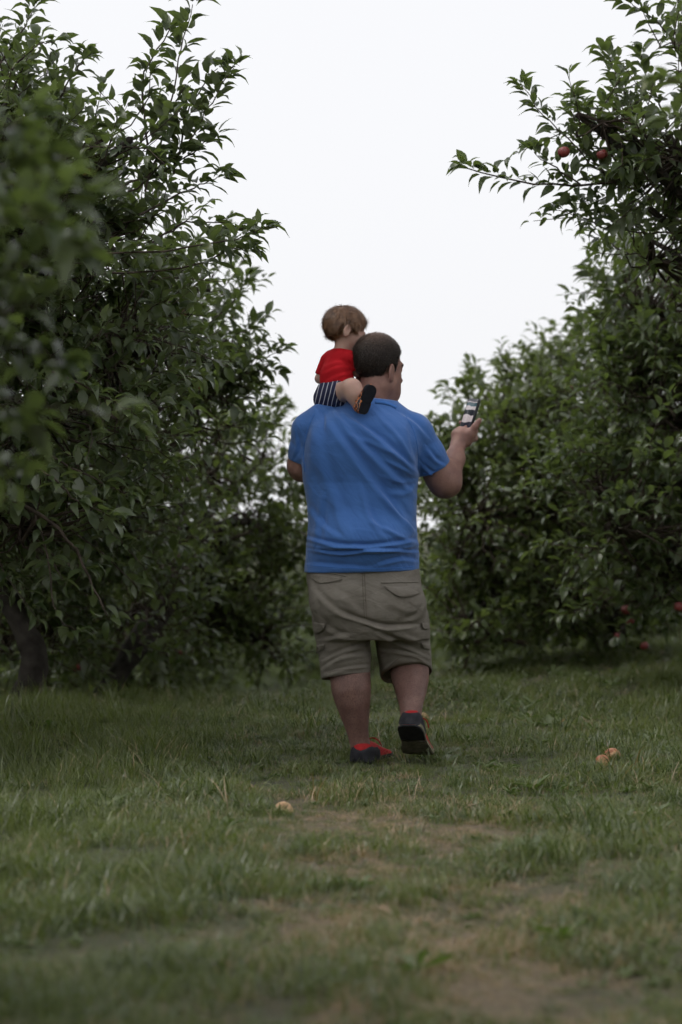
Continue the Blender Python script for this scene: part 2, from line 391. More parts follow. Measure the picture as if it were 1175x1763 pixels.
def twig_leaves(r, base, d, length, nl, size):
    """leaf frames along twigs: base (n,3), unit d (n,3), length (n,)"""
    n = len(base); s = np.linspace(0.12, 1.0, nl)[None, :] + r.uniform(-.04, .04, (n, nl))
    sag = -0.10 * length[:, None] * s ** 2
    pos = base[:, None] + d[:, None] * (length[:, None] * s)[..., None]; pos[..., 2] += sag
    ref = np.where(np.abs(d[:, 2:3]) < .8, np.array([[0, 0, 1.0]]), np.array([[1.0, 0, 0]]))
    u = nrm(np.cross(d, ref)); v = np.cross(d, u)
    a = np.arange(nl)[None] * 2.4 + r.uniform(0, 6.28, (n, 1)) + r.uniform(-.4, .4, (n, nl))
    rad = np.cos(a)[..., None] * u[:, None] + np.sin(a)[..., None] * v[:, None]
    up = np.array((0, 0, 1.0))
    fwd = 0.35 + 0.9 * np.clip(s, 0, 1) ** 2
    ax = nrm(d[:, None] * fwd[..., None] + rad * 0.85 + up * 0.10 + r.normal(0, .22, (n, nl, 3)))
    no = nrm(up * 1.15 + rad * 0.25 + d[:, None] * 0.3 + r.normal(0, .36, (n, nl, 3)))
    sz = size * r.uniform(.6, 1.12, (n, nl)) * (1.0 - 0.25 * (s > .93))
    f = lambda q: q.reshape(-1, 3)
    return leaf_frames(f(pos + ax * 0.012), f(ax), f(no), sz.ravel())

def cat_fr(frs): return tuple(np.concatenate([f[k] for f in frs]) for k in range(5))

def EP(px, py, Y, rx, rz, ry):
    """ellipsoid: centre at a pixel and depth, radii in pixels (x, z) and metres (depth)"""
    k = Y / FPX; return (at(px, py, Y), np.array((rx * k, ry, rz * k)))

def fill(r, ells, dens, size, nl, tl=(.16, .34), shell=0.35, zmin=0.12):
    """twigs spread through ellipsoids, hubs tie them together; dens = twigs per m3-ish"""
    B, D, Lh, E = [], [], [], []
    for c, rad in ells:
        vol = 4.19 * rad[0] * rad[1] * rad[2]; n = max(6, int(dens * vol ** 0.80))
        q = nrm(r.normal(0, 1, (n, 3))); rr = (shell + (1 - shell) * r.random(n)) ** 0.6
        p = c + q * rr[:, None] * rad
        wob = 1 + 0.16 * np.array([mnoise.noise(Vector(w * 1.7)) for w in p]); p = c + (p - c) * wob[:, None]
        ok = p[:, 2] > ground_z(p[:, 0], p[:, 1]) + zmin
        ok &= np.array([mnoise.noise(Vector(w * 3.1 + 5)) for w in p]) > -0.16          # gaps between the leaf clumps
        q, p = q[ok], p[ok]
        d = nrm(q * 0.9 + np.array((0, 0, 0.55)) + r.normal(0, .4, (len(p), 3)))
        B.append(p); D.append(d); Lh.append(r.uniform(*tl, len(p))); E.append(np.repeat(c[None], len(p), 0))
    B, D, Lh, E = map(np.concatenate, (B, D, Lh, E))
    return B, D, Lh, E, twig_leaves(r, B, D, Lh, nl, size)

def twig_tubes(r, B, D, L, E, hubs, rad=.0032, frac=1.0):
    out = []
    for b_, d, l, e in zip(B, D, L, E):
        if r.random() > frac: continue
        k = np.argmin(((hubs - b_) ** 2).sum(1)); h = hubs[k]
        mid = (h + b_) / 2 + r.normal(0, .03, 3) + np.array((0, 0, -.02))
        tip = b_ + d * l; tip[2] -= .1 * l
        out.append(tube(spline([h, mid, b_, tip], 6), np.linspace(rad * 1.9, rad * .45, 6), 4))
    return out

def shoot(r, pxpts, Y, size=.080, step=.019, rad=.0045, jit=.02):
    """a leafy shoot through photo pixels at depth Y: frames + tube"""
    P = spline([at(p[0], p[1], Y if len(p) < 3 else p[2]) for p in pxpts], 14)
    P[1:-1] += r.normal(0, .004, (12, 3))
    seg = np.linalg.norm(np.diff(P, axis=0), axis=1); cum = np.concatenate(([0], np.cumsum(seg))); L = cum[-1]
    n = int(L / step); s = np.linspace(.12 * L, L, n)
    pos = np.stack([np.interp(s, cum, P[:, k]) for k in range(3)], 1); tgt = nrm(np.stack([np.interp(s, cum, np.gradient(P[:, k])) for k in range(3)], 1))
    u = nrm(np.cross(tgt, np.array((0, 0.2, 1.0)))); v = np.cross(tgt, u); a = np.arange(n) * 2.4 + r.uniform(0, 6)
    rd = np.cos(a)[:, None] * u + np.sin(a)[:, None] * v; up = np.array((0, 0, 1.0))
    ax = nrm(tgt * (0.45 + .6 * (s / L)[:, None] ** 3) + rd * .85 + up * .12 + r.normal(0, .2, (n, 3)))
    no = nrm(up + rd * .25 + tgt * .25 + r.normal(0, .35, (n, 3)))
    fr = [leaf_frames(pos + ax * .018, ax, no, size * r.uniform(.65, 1.1, n))]
    # end rosette and spurs
    for c, k in [(P[-1], 5)] + [(pos[i], 4) for i in range(2, n, 5)]:
        a = np.arange(k) * 2.4 + r.uniform(0, 6); dd = nrm(np.stack((np.cos(a), np.sin(a), r.uniform(-.1, .7, k)), 1) + tgt[-1] * .6)
        fr.append(leaf_frames(np.repeat(c[None], k, 0) + dd * .02, dd, nrm(up + r.normal(0, .35, (k, 3))), size * r.uniform(.6, 1.0, k)))
    return cat_fr(fr), tube(P, np.linspace(rad, rad * .35, 14), 5)

leaf_me = None
def leaf_object_mesh():
    global leaf_me
    if leaf_me is None:
        leaf_me = fast_mesh('leaf', LT, [LTQ, LTT]); leaf_me.materials.append(M['leaf'])
    return leaf_me

TREES = []
def build_tree(name, label, base, trunk, ells, hubs_n, dens, size, nl, shoots=(), group=None, leaf_parts=0, mat='leaf', seed=1, simple=False, tubes=1.0, limb_r=.03, focus=None):
    r = np.random.default_rng(seed)
    root = empty(name, base); tag(root, label, 'tree', group)
    tv = spline(trunk, 14); tr = np.interp(np.linspace(0, 1, 14), [0, .12, 1], [.11, .075, .045]) * (1 + .08 * r.normal(0, 1, 14))
    v, q, tt = tube(tv, tr, 10); part('trunk', v, [q, tt], M['bark'], root)
    B, D, L, E, fr = fill(r, ells, dens, size, nl)
    frs = [fr]; tl = []
    for sh in shoots:
        f, tb = shoot(r, *sh[:2], **(sh[2] if len(sh) > 2 else {})); frs.append(f); tl.append(tb)
    # hubs: ends of the limbs
    k = r.choice(len(B), min(hubs_n, len(B)), replace=False); C = np.mean([e[0] for e in ells], 0)
    hubs = E[k] + (B[k] - E[k]) * .55
    top = tv[-1]
    for c, rad in ells:
        mid = (top + c) / 2 + r.normal(0, .08, 3) + np.array((0, 0, .10))
        v, q, tt = tube(spline([top, mid, c], 9), np.linspace(limb_r * 1.25, limb_r * .5, 9), 7); part('branch', v, [q, tt], M['bark'], root)
    br = []
    cents = np.array([e[0] for e in ells])
    for h in hubs:
        c = cents[np.argmin(((cents - h) ** 2).sum(1))]; mid = (c + h) / 2 + r.normal(0, .05, 3)
        br.append(tube(spline([c, mid, h], 6), np.linspace(limb_r * .45, limb_r * .2, 6), 5))
    for s_ in tl: br.append(s_)
    br += twig_tubes(r, B, D, L, E, hubs, frac=tubes)
    V, F = join(br); o = part('twigs', V, F, M['twig'], root); tag(o, kind='stuff')
    fr = cat_fr(frs)
    if leaf_parts:
        pxy = proj(fr[0]); depth = fr[0][:, 1]
        inside = (pxy[:, 0] > 2) & (pxy[:, 0] < W - 2) & (pxy[:, 1] > 2) & (pxy[:, 1] < H - 2)
        score = np.where(inside, fr[4] / depth * np.abs((fr[3] * np.array((0, 1, 0))).sum(1) * .6 + .4), -1)
        nsh = sum(len(f[0]) for f in frs[1:])
        if nsh: score[-nsh:] *= 1.35                                   # shoots stand free against the sky
        order = np.argsort(-score); pick = order[:leaf_parts]; pick = pick[score[pick] > 0]
        rest = np.ones(len(depth), bool); rest[pick] = False
        lm = leaf_object_mesh(); bl = wloc(root)
        for i in pick:
            o = bpy.data.objects.new('leaf', lm); COL.objects.link(o); o.parent = root
            s_ = fr[4][i]; X, Y_, Z = fr[1][i] * s_, fr[2][i] * s_, fr[3][i] * s_; p = fr[0][i] - bl
            o.matrix_local = Matrix(((X[0], Y_[0], Z[0], p[0]), (X[1], Y_[1], Z[1], p[1]), (X[2], Y_[2], Z[2], p[2]), (0, 0, 0, 1)))
        fr = tuple(a[rest] for a in fr)
    V, F = leaf_mesh(fr, simple); o = part('crown', V, F, M[mat], root); tag(o, kind='stuff')
    return root

def g3(x, y, dz=0.0): return np.array((x, y, float(ground_z(x, y)) + dz))

# near left tree
b0 = g3(-2.25, 9.3)
build_tree('apple_tree', 'dense apple tree filling the upper left, its leafy shoots sharp against the sky', b0,
    [b0 - (0, 0, .1), b0 + (.05, .05, .5), b0 + (.15, 0, 1.1)],
    [(np.array((-1.85, 9.7, 1.75)), np.array((.95, 1.2, 1.2))),
     EP(20, 350, 9.6, 170, 200, .6), EP(140, 340, 9.3, 115, 110, .3), EP(225, 240, 9.2, 65, 60, .18), EP(200, 430, 9.3, 115, 75, .3), EP(160, 570, 9.5, 150, 115, .4),
     EP(110, 720, 9.3, 170, 120, .4), EP(70, 880, 9.4, 150, 100, .4), EP(20, 170, 9.5, 60, 80, .25), EP(285, 600, 10.3, 60, 80, .3)],
    46, 370, .077, 12,
    shoots=[([(250, 330), (290, 200), (312, 90), (332, 8)], 9.1), ([(200, 330), (310, 262), (362, 180), (402, 112)], 9.1),
            ([(255, 250), (245, 140), (288, 60), (292, 48)], 9.2), ([(90, 190), (130, 125), (152, 92)], 9.2),
            ([(220, 330), (315, 275), (372, 232)], 9.15), ([(240, 370), (330, 325), (385, 302)], 9.1),
            ([(150, 440), (330, 425), (415, 408), (452, 392)], 8.9), ([(180, 470), (320, 462), (400, 430), (425, 432)], 9.0),
            ([(260, 420), (340, 380), (420, 395)], 9.2), ([(300, 300), (330, 180), (375, 118)], 9.15),
            ([(0, 850), (70, 890), (125, 935), (160, 1010), (185, 1060)], 8.9, dict(rad=.009, step=.05)),
            ([(70, 770), (150, 820), (215, 850)], 8.8), ([(60, 880), (85, 960), (95, 1050), (130, 1085)], 8.9, dict(step=.06)),
            ([(40, 780), (120, 850), (190, 890)], 8.7), ([(90, 640), (190, 690), (235, 715)], 8.8),
            ([(0, 110), (40, 50), (60, 12)], 9.3), ([(20, 120), (60, 80), (95, 72)], 9.2), ([(160, 580), (260, 560), (330, 575)], 9.2)],
    group='apple trees along the left side of the lane', leaf_parts=300, seed=11)

# nearer, out-of-focus branches on the left edge
b1 = g3(-1.75, 4.5)
near_sh = [([(-120, 420), (-20, 390), (70, 350), (130, 335)], 4.4), ([(-120, 340), (-20, 300), (60, 262)], 4.5), ([(-120, 260), (-30, 240), (40, 200)], 4.5), ([(-100, 500), (0, 470), (90, 430), (120, 440)], 4.6), ([(-120, 620), (-20, 600), (60, 600), (95, 620)], 4.6),
           ([(-120, 720), (-20, 700), (40, 720)], 4.7), ([(-100, 390), (10, 360), (100, 395)], 4.3), ([(-120, 560), (-10, 540), (70, 520)], 4.5), ([(-120, 800), (-30, 800), (25, 830)], 4.8), ([(-120, 310), (-10, 330), (90, 300)], 4.6)]
build_tree('apple_tree', 'nearest apple tree, only blurred leaf sprays showing at the left edge', b1,
    [b1 - (0, 0, .1), b1 + (.0, .05, .5), b1 + (.1, 0, 1.0)],
    [(np.array((-1.45, 4.4, 1.35)), np.array((.6, .8, .55))), EP(-130, 340, 4.6, 110, 90, .2), EP(-140, 580, 4.7, 110, 160, .2)],
    20, 300, .080, 8, shoots=near_sh, group='apple trees along the left side of the lane', leaf_parts=140, seed=12)

b2 = g3(-1.60, 12.0)
build_tree('apple_tree', 'second left apple tree with red fruit, a forked dark trunk at its foot', b2,
    [b2 - (.05, 0, .1), b2 + (.08, 0, .22), b2 + (-.03, 0, .5), b2 + (-.3, 0, 1.0)],
    [EP(60, 760, 12.2, 300, 250, 1.0), EP(310, 560, 11.9, 85, 100, .5), EP(375, 640, 11.8, 50, 60, .35), EP(300, 700, 12.0, 130, 120, .6), EP(200, 850, 12.2, 130, 110, .6), EP(60, 1000, 12.4, 120, 80, .7), EP(40, 1085, 12.7, 130, 60, .5), EP(230, 1070, 12.9, 110, 65, .5), EP(360, 500, 12.0, 45, 60, .3)],
    40, 330, .078, 10,
    shoots=[([(360, 560), (400, 520), (425, 480)], 11.7), ([(340, 700), (420, 640), (485, 600)], 11.7), ([(380, 660), (440, 640), (472, 640)], 11.7), ([(380, 590), (420, 570), (440, 560)], 11.7),
            ([(390, 690), (430, 680), (450, 672)], 11.7)],
    group='apple trees along the left side of the lane', leaf_parts=120, seed=13)

b3 = g3(-1.28, 12.95)
build_tree('apple_tree', 'third left apple tree with a slanting trunk, sky showing through its crown', b3,
    [b3 - (.1, 0, .12), at(235, 1112, 13.1), at(300, 1020, 13.6), at(330, 955, 14.0)],
    [EP(380, 900, 14.6, 120, 100, .7), EP(445, 800, 14.8, 60, 65, .5), EP(330, 790, 14.2, 110, 90, .7), EP(440, 1030, 15, 90, 110, .7), EP(330, 1050, 14.6, 120, 90, .7), EP(460, 1110, 14.8, 50, 60, .4), EP(480, 920, 14.9, 40, 80, .4), EP(180, 1000, 14.0, 140, 110, .6), EP(260, 1110, 14.8, 150, 60, .6), EP(90, 1090, 14.2, 120, 70, .6), EP(300, 960, 13.4, 90, 70, .3)],
    40, 340, .078, 10,
    shoots=[([(330, 955), (380, 935), (430, 915), (470, 890)], 14.2, dict(rad=.016, step=.05)), ([(440, 830), (490, 790), (520, 770)], 14.6), ([(450, 760), (470, 725), (490, 700)], 14.6), ([(470, 930), (505, 890), (522, 850)], 14.6), ([(480, 980), (510, 960), (528, 940)], 14.6), ([(470, 870), (500, 830), (512, 800)], 14.6)],
    group='apple trees along the left side of the lane', mat='leaf_far', seed=14)

# right side
c0 = g3(2.3, 10.3)
build_tree('apple_tree', 'near right apple tree reaching one long bare-tipped branch over the lane', c0,
    [c0 - (0, 0, .1), c0 + (-.05, 0, .5), c0 + (-.1, 0, 1.3)],
    [(np.array((2.35, 10.3, 2.1)), np.array((.9, 1.0, .8))), EP(1150, 230, 10.1, 90, 110, .3), EP(1085, 235, 10.0, 55, 50, .2), EP(1120, 360, 10.2, 75, 50, .3), EP(1165, 80, 10.1, 50, 70, .3), EP(1150, 430, 10.5, 80, 60, .3), EP(1020, 215, 10, 40, 40, .15)],
    26, 440, .074, 11,
    shoots=[([(1180, 262), (1100, 288), (1055, 314), (960, 318), (880, 311), (800, 288)], 10.0, dict(rad=.008)), ([(1062, 318), (1000, 262), (940, 200), (898, 148)], 10.0), ([(1140, 280), (1090, 190), (1052, 110), (1040, 88)], 10.0),
            ([(1120, 340), (1050, 390), (1010, 375), (962, 362)], 10.0), ([(1185, 140), (1150, 60), (1110, 20), (1080, 2)], 10.0), ([(1040, 300), (1000, 240), (985, 190), (990, 170)], 10.1),
            ([(1000, 318), (950, 285), (920, 262)], 9.95), ([(1175, 400), (1090, 400), (1035, 372)], 10.1), ([(1120, 250), (1060, 230), (1005, 190)], 10.0), ([(1090, 300), (1040, 340), (990, 350)], 10.05), ([(1150, 200), (1120, 150), (1105, 95)], 10.1)],
    group='apple trees along the right side of the lane', leaf_parts=300, seed=21)

c1 = g3(2.5, 12.9)
build_tree('apple_tree', 'second right apple tree, a full leafy wall down to the grass at the edge', c1,
    [c1 - (0, 0, .1), c1 + (0, 0, .4), c1 + (.05, 0, 1.0)],
    [(np.array((2.3, 13.0, 1.5)), np.array((1.0, 1.2, 1.0))), EP(1130, 560, 12.6, 95, 110, .5), EP(1150, 720, 12.4, 130, 130, .5), EP(1110, 870, 12.2, 150, 110, .6), EP(1010, 850, 12.2, 75, 60, .3), EP(1060, 480, 12.8, 50, 40, .25), EP(1130, 1000, 12.6, 130, 80, .6), EP(1080, 660, 12.5, 60, 70, .3)],
    40, 330, .078, 10,
    shoots=[([(1110, 540), (1050, 500), (1010, 468)], 12.4), ([(1120, 600), (1060, 600), (1035, 575)], 12.3), ([(1040, 860), (980, 850), (935, 838)], 12.0), ([(1100, 660), (1060, 630), (1040, 605)], 12.3), ([(1050, 800), (1000, 770), (960, 790)], 12.0)],
    group='apple trees along the right side of the lane', leaf_parts=160, seed=22)

c2 = g3(1.7, 15.0)
lowb = [(910, 1108), (850, 1098), (812, 1112), (800, 1150)]
build_tree('apple_tree', 'third right apple tree, broad and low, behind the raised phone', c2,
    [c2 - (0, 0, .1), c2 + (0, 0, .4), c2 + (-.05, 0, .9)],
    [EP(900, 850, 14.6, 167.8, 200, 1.0), EP(1010, 720, 14.8, 130, 110, .9), EP(860, 760, 14.4, 85, 85, .6), EP(800, 900, 14.2, 75, 130, .6), EP(950, 1020, 14.6, 167.8, 100, 1.0), EP(810, 1060, 14.1, 70, 85, .6), EP(1080, 900, 14.8, 120, 190, .9), EP(1030, 630, 15.0, 60, 55, .4), EP(860, 690, 14.5, 45, 40, .3), EP(930, 670, 14.6, 50, 45, .3)],
    50, 300, .078, 10,
    shoots=[([(860, 740), (815, 700), (800, 662)], 14.3), ([(880, 700), (875, 660), (870, 632)], 14.3), ([(940, 690), (930, 640), (925, 622)], 14.4), ([(1010, 640), (1000, 590), (985, 555)], 14.6), ([(830, 770), (780, 735), (752, 728)], 14.2),
            (lowb, 13.8, dict(rad=.02, step=.2)), ([(790, 860), (750, 830), (735, 800)], 14.1), ([(970, 660), (965, 630), (968, 600)], 14.5)],
    group='apple trees along the right side of the lane', mat='leaf_far', seed=23)

# a blurred spray close by on the right
c3 = g3(1.75, 6.0)
build_tree('apple_tree', 'closest right apple tree, two blurred leaf tips at the right edge', c3,
    [c3 - (0, 0, .1), c3 + (.05, 0, .5), c3 + (0, 0, 1.1)], [(np.array((1.75, 6.0, 1.85)), np.array((.5, .6, .45)))], 10, 300, .08, 8,
    shoots=[([(1300, 180), (1230, 155), (1150, 140)], 6.2, dict(step=.06)), ([(1320, 260), (1240, 220), (1165, 205)], 6.3, dict(step=.06))],
    group='apple trees along the right side of the lane', seed=24)

# far trees: one built, then copied
def copy_tree(o, loc, rz, sc, label):
    c = o.copy(); COL.objects.link(c); c.location = loc; c.rotation_euler = (0, 0, rz); c.scale = (sc, sc, sc); c['label'] = label
    for ch in o.children:
        k = ch.copy(); COL.objects.link(k); k.parent = c
    return c
fb = np.array((-2.0, 19.0, 0.0)); fb[2] = float(ground_z(-2.0, 19.0))
far = build_tree('apple_tree', 'fourth left apple tree, dim and blurred beside the bright end of the lane', fb,
    [fb - (0, 0, .1), fb + (.05, 0, .5), fb + (0, .1, 1.0)],
    [(fb + (0, 0, 1.5), np.array((1.6, 1.6, 1.1))), (fb + (.7, -.3, 1.0), np.array((.9, 1.0, .8))), (fb + (-.8, .3, 1.1), np.array((.9, 1.0, .9))), (fb + (.3, .6, 2.2), np.array((.9, .9, .7))), (fb + (-.2, -.7, 1.0), np.array((1., .8, .85))), (fb + (0, 0, .55), np.array((1.5, 1.5, .5)))],
    40, 230, .09, 9, group='apple trees along the left side of the lane', mat='leaf_far', seed=31, simple=True, tubes=.5)
far.scale = (.78, .78, .78)
spots = [(-2.2, 24.5, 1.3, .85, 'fifth apple tree of the left row, nearly hidden behind the others', 'left'), (-2.4, 31, 2.2, .9, 'sixth apple tree of the left row, far down the lane', 'left'),
         (2.2, 20.0, 4.0, .80, 'fourth apple tree of the right row, behind the man and the phone arm', 'right'), (2.3, 25.5, .7, .85, 'fifth apple tree of the right row, mostly hidden by the man', 'right'), (2.6, 32, 3.1, .9, 'sixth apple tree of the right row, far down the lane', 'right'),
         (0.6, 40, 5.0, 1.0, 'distant apple tree closing the end of the lane behind the man', 'left')]
for x, y, rz, sc, lb, side in spots:
    c = copy_tree(far, (x, y, float(ground_z(x, y)) - .03), rz, sc, lb); c['group'] = 'apple trees along the %s side of the lane' % side
    if y > 40: c['group'] = 'apple trees at the far end of the lane'
back_rows = [(-5.2, 13, .4, 1.15, 'left of the second left tree'), (-5.3, 18, 2.0, .95, 'behind the slanting trunk'), (-5.0, 25.5, 3.3, .95, 'left of the fourth left tree'), (5.4, 15, 1.0, 1.0, 'right of the second right tree'), (5.2, 22, 5.1, .95, 'right of the third right tree'),
             (-3.2, 44, 1.1, 1.1, 'at the left of the lane end'), (4.0, 45, 2.9, 1.1, 'at the right of the lane end'), (-1.2, 58, .3, 1.1, 'farthest, left of the man'), (2.2, 60, 4.4, 1.1, 'farthest, right of the man'), (-5, 62, 2.4, 1.2, 'farthest, at the left'), (6, 60, 3.4, 1.2, 'farthest, at the right')]
for x, y, rz, sc, wh in back_rows:
    c = copy_tree(far, (x, y, float(ground_z(x, y)) - .03), rz, sc, 'dim background apple tree, ' + wh); c['group'] = 'apple trees of the rows behind'
for x, y, rz, sc, wh in [(-2.6, -.5, .9, 1.2, 'left, beside the camera'), (-2.7, -6.5, 2.1, 1.25, 'left, second behind the camera'), (2.7, .8, 3.9, 1.15, 'right, beside the camera'), (2.8, -6.0, 5.3, 1.25, 'right, second behind the camera'), (-2.7, -12.5, .2, 1.3, 'left, third behind the camera'), (2.7, -12, 1.2, 1.3, 'right, third behind the camera'), (0.2, -19, 2.2, 1.5, 'closing the lane behind the camera')]:
    c = copy_tree(far, (x, y, float(ground_z(x, y)) - .03), rz, sc, 'apple tree of the lane, ' + wh); c['group'] = 'apple trees nearer than the view'

# ------------------------------------------------------------------ apples
def apple_mesh(seed):
    r = np.random.default_rng(seed); n, m_ = 12, 16; V = []
    for i in range(n + 1):
        th = math.pi * i / n; rad = math.sin(th) ** .85 * (1 + .08 * math.cos(th)); z = math.cos(th) * .9
        z -= .28 * math.exp(-(th / .35) ** 2); z += .14 * math.exp(-((math.pi - th) / .35) ** 2)
        for j in range(m_):
            a = 2 * math.pi * j / m_; lob = 1 + .025 * math.cos(5 * a) * (1 - math.cos(th)) + .02 * math.sin(a + seed)
            V.append((rad * lob * math.cos(a), rad * lob * math.sin(a), z))
    Q = [(i * m_ + j, (i + 1) * m_ + j, (i + 1) * m_ + (j + 1) % m_, i * m_ + (j + 1) % m_) for i in range(n) for j in range(m_)]
    return np.array(V), np.array(Q)
M['apple_red'] = noisy('red_apple_skin', (0.14, 0.014, 0.018), (0.23, 0.045, 0.04), 18, 0.35, spec=0.5)
M['apple_windfall'] = noisy('orange_windfall_skin', (0.36, 0.09, 0.045), (0.46, 0.27, 0.12), 14, 0.45, spec=0.5, lo=.4, hi=.6)
M['apple_pale'] = noisy('pale_windfall_skin', (0.40, 0.23, 0.12), (0.46, 0.31, 0.17), 12, 0.45, spec=0.5)
def apple(pos, rad, label, mat, tilt=(0, 0, 0), group=None, seed=1):
    root = empty('apple', pos); tag(root, label, 'apple', group)
    v, q = apple_mesh(seed); R = np.array(Matrix.Rotation(tilt[0], 3, 'X') @ Matrix.Rotation(tilt[1], 3, 'Y'))
    part('fruit', v @ R.T * rad + pos, [q], M[mat], root)
    sv, sq, stt = tube(np.array([(0, 0, .55), (.02, 0, .85), (.12, .03, 1.2)]) @ R.T * rad + pos, [rad * .06, rad * .05, rad * .07], 5)
    part('stalk', sv, [sq, stt], M['twig'], root)
def on_ground(px, py, rad, sink=.25):
    lo, hi = 2.5, 40.0
    for _ in range(50):
        mid = (lo + hi) / 2; p = at(px, py, mid)
        if p[2] > float(ground_z(p[0], p[1])) + rad * (1 - sink): lo = mid
        else: hi = mid
    return at(px, py, lo)
apple(on_ground(488, 1397, .031, .95), .031, 'pale peach-coloured windfall apple alone in the grass, left of the lane', 'apple_pale', (.9, .3, 0), 'windfall apples', 1)
apple(on_ground(1054, 1303, .034, .45), .034, 'larger orange windfall apple of the touching pair on the right', 'apple_windfall', (.6, -.5, 0), 'windfall apples', 2)
apple(on_ground(1037, 1311, .026, .45), .026, 'smaller orange windfall apple in front of the larger one on the right', 'apple_windfall', (1.2, .5, 0), 'windfall apples', 3)
apple(on_ground(729, 1238, .030, .2), .030, 'pale yellow windfall apple just behind the lifted shoe', 'apple_pale', (.4, .9, 0), 'windfall apples', 4)
apple(on_ground(966, 1245, .026, 1.0), .026, 'brownish orange windfall apple sunk in the grass clump on the right', 'apple_windfall', (.4, .9, 0), 'windfall apples', 5)
hang = [(971, 262, 9.85, .036, 'red apple hanging on the long right branch, the brighter of two'), (1037, 266, 9.95, .034, 'red apple close to the right edge branch fork, half under leaves'),
        (343, 663, 11.5, .036, 'bright red apple hanging low in the second left tree'), (312, 540, 11.6, .036, 'red apple high in the second left tree beneath sharp leaves'),
        (152, 298, 9.25, .034, 'dark red apple deep inside the near left tree'), (985, 668, 14.1, .034, 'red apple near the top of the third right tree'),
        (150, 1122, 13.6, .034, 'red apple low on the left by the slanting trunk, nearer the middle'), (236, 1122, 14.3, .036, 'red apple just right of the slanting trunk'), (133, 1150, 13.6, .036, 'red apple hanging lowest on the left, above the grass'),
        (272, 1112, 14.3, .032, 'small red apple right of the slanting trunk, next to another'), (1078, 1050, 12.8, .038, 'dark red apple in shade low in the second right tree'), (1085, 1070, 12.8, .034, 'red apple under another in the shade of the second right tree'),
        (1110, 1112, 13.6, .036, 'red apple lowest in the right tree above the raised grass'), (1170, 1045, 11.9, .04, 'pinkish red apple at the right edge by a branch'), (1065, 1095, 13.6, .034, 'dull red apple low in shade left of the lowest right one'),
        (315, 1125, 14.3, .034, 'tiny red apple under the third left tree crown')]
for k, (px, py, Y, rad, lb) in enumerate(hang): apple(at(px, py, Y), rad * .70, lb, 'apple_red', (random.uniform(-.4, .4), random.uniform(-.4, .4), 0), 'red apples on the trees', k + 10)

M['dead_leaf'] = noisy('dead_leaf', (0.13, 0.085, 0.05), (0.26, 0.19, 0.12), 60, 0.7)
M['dead_leaf_pale'] = noisy('pale_dead_leaf', (0.26, 0.22, 0.17), (0.40, 0.35, 0.28), 60, 0.7)
for px, py, sz, az, mt, lb in ((1152, 1505, .075, .4, 'dead_leaf_pale', 'pale dry leaf lying at the right edge of the lane'), (812, 1391, .05, 2.0, 'dead_leaf', 'small brown leaf on the bare strip right of the shoes'), (1093, 1405, .06, 3.6, 'dead_leaf', 'dark curled leaf in the grass below the pair of windfall apples'),
                           (428, 1391, .05, 5.0, 'dead_leaf_pale', 'pale leaf left of the lone windfall apple'), (905, 1462, .05, 1.1, 'dead_leaf', 'brown leaf on the trodden strip, right of its middle'), (660, 1570, .05, 4.0, 'dead_leaf', 'blurred brown leaf on the trodden strip near the camera')):
    p = on_ground(px, py, .012, 0); v = LT.copy(); v[:, 2] = v[:, 2] * 1.8 + .25; v[:, 1] -= .5; v = v * sz; c_a, s_a = math.cos(az), math.sin(az)
    v = np.stack((v[:, 0] * c_a - v[:, 1] * s_a, v[:, 0] * s_a + v[:, 1] * c_a, v[:, 2] * .7), 1)
    o = part('fallen_leaf', v, [LTQ, LTT], M[mt]); o.location = p; tag(o, lb, 'leaf', 'dead leaves on the lane')

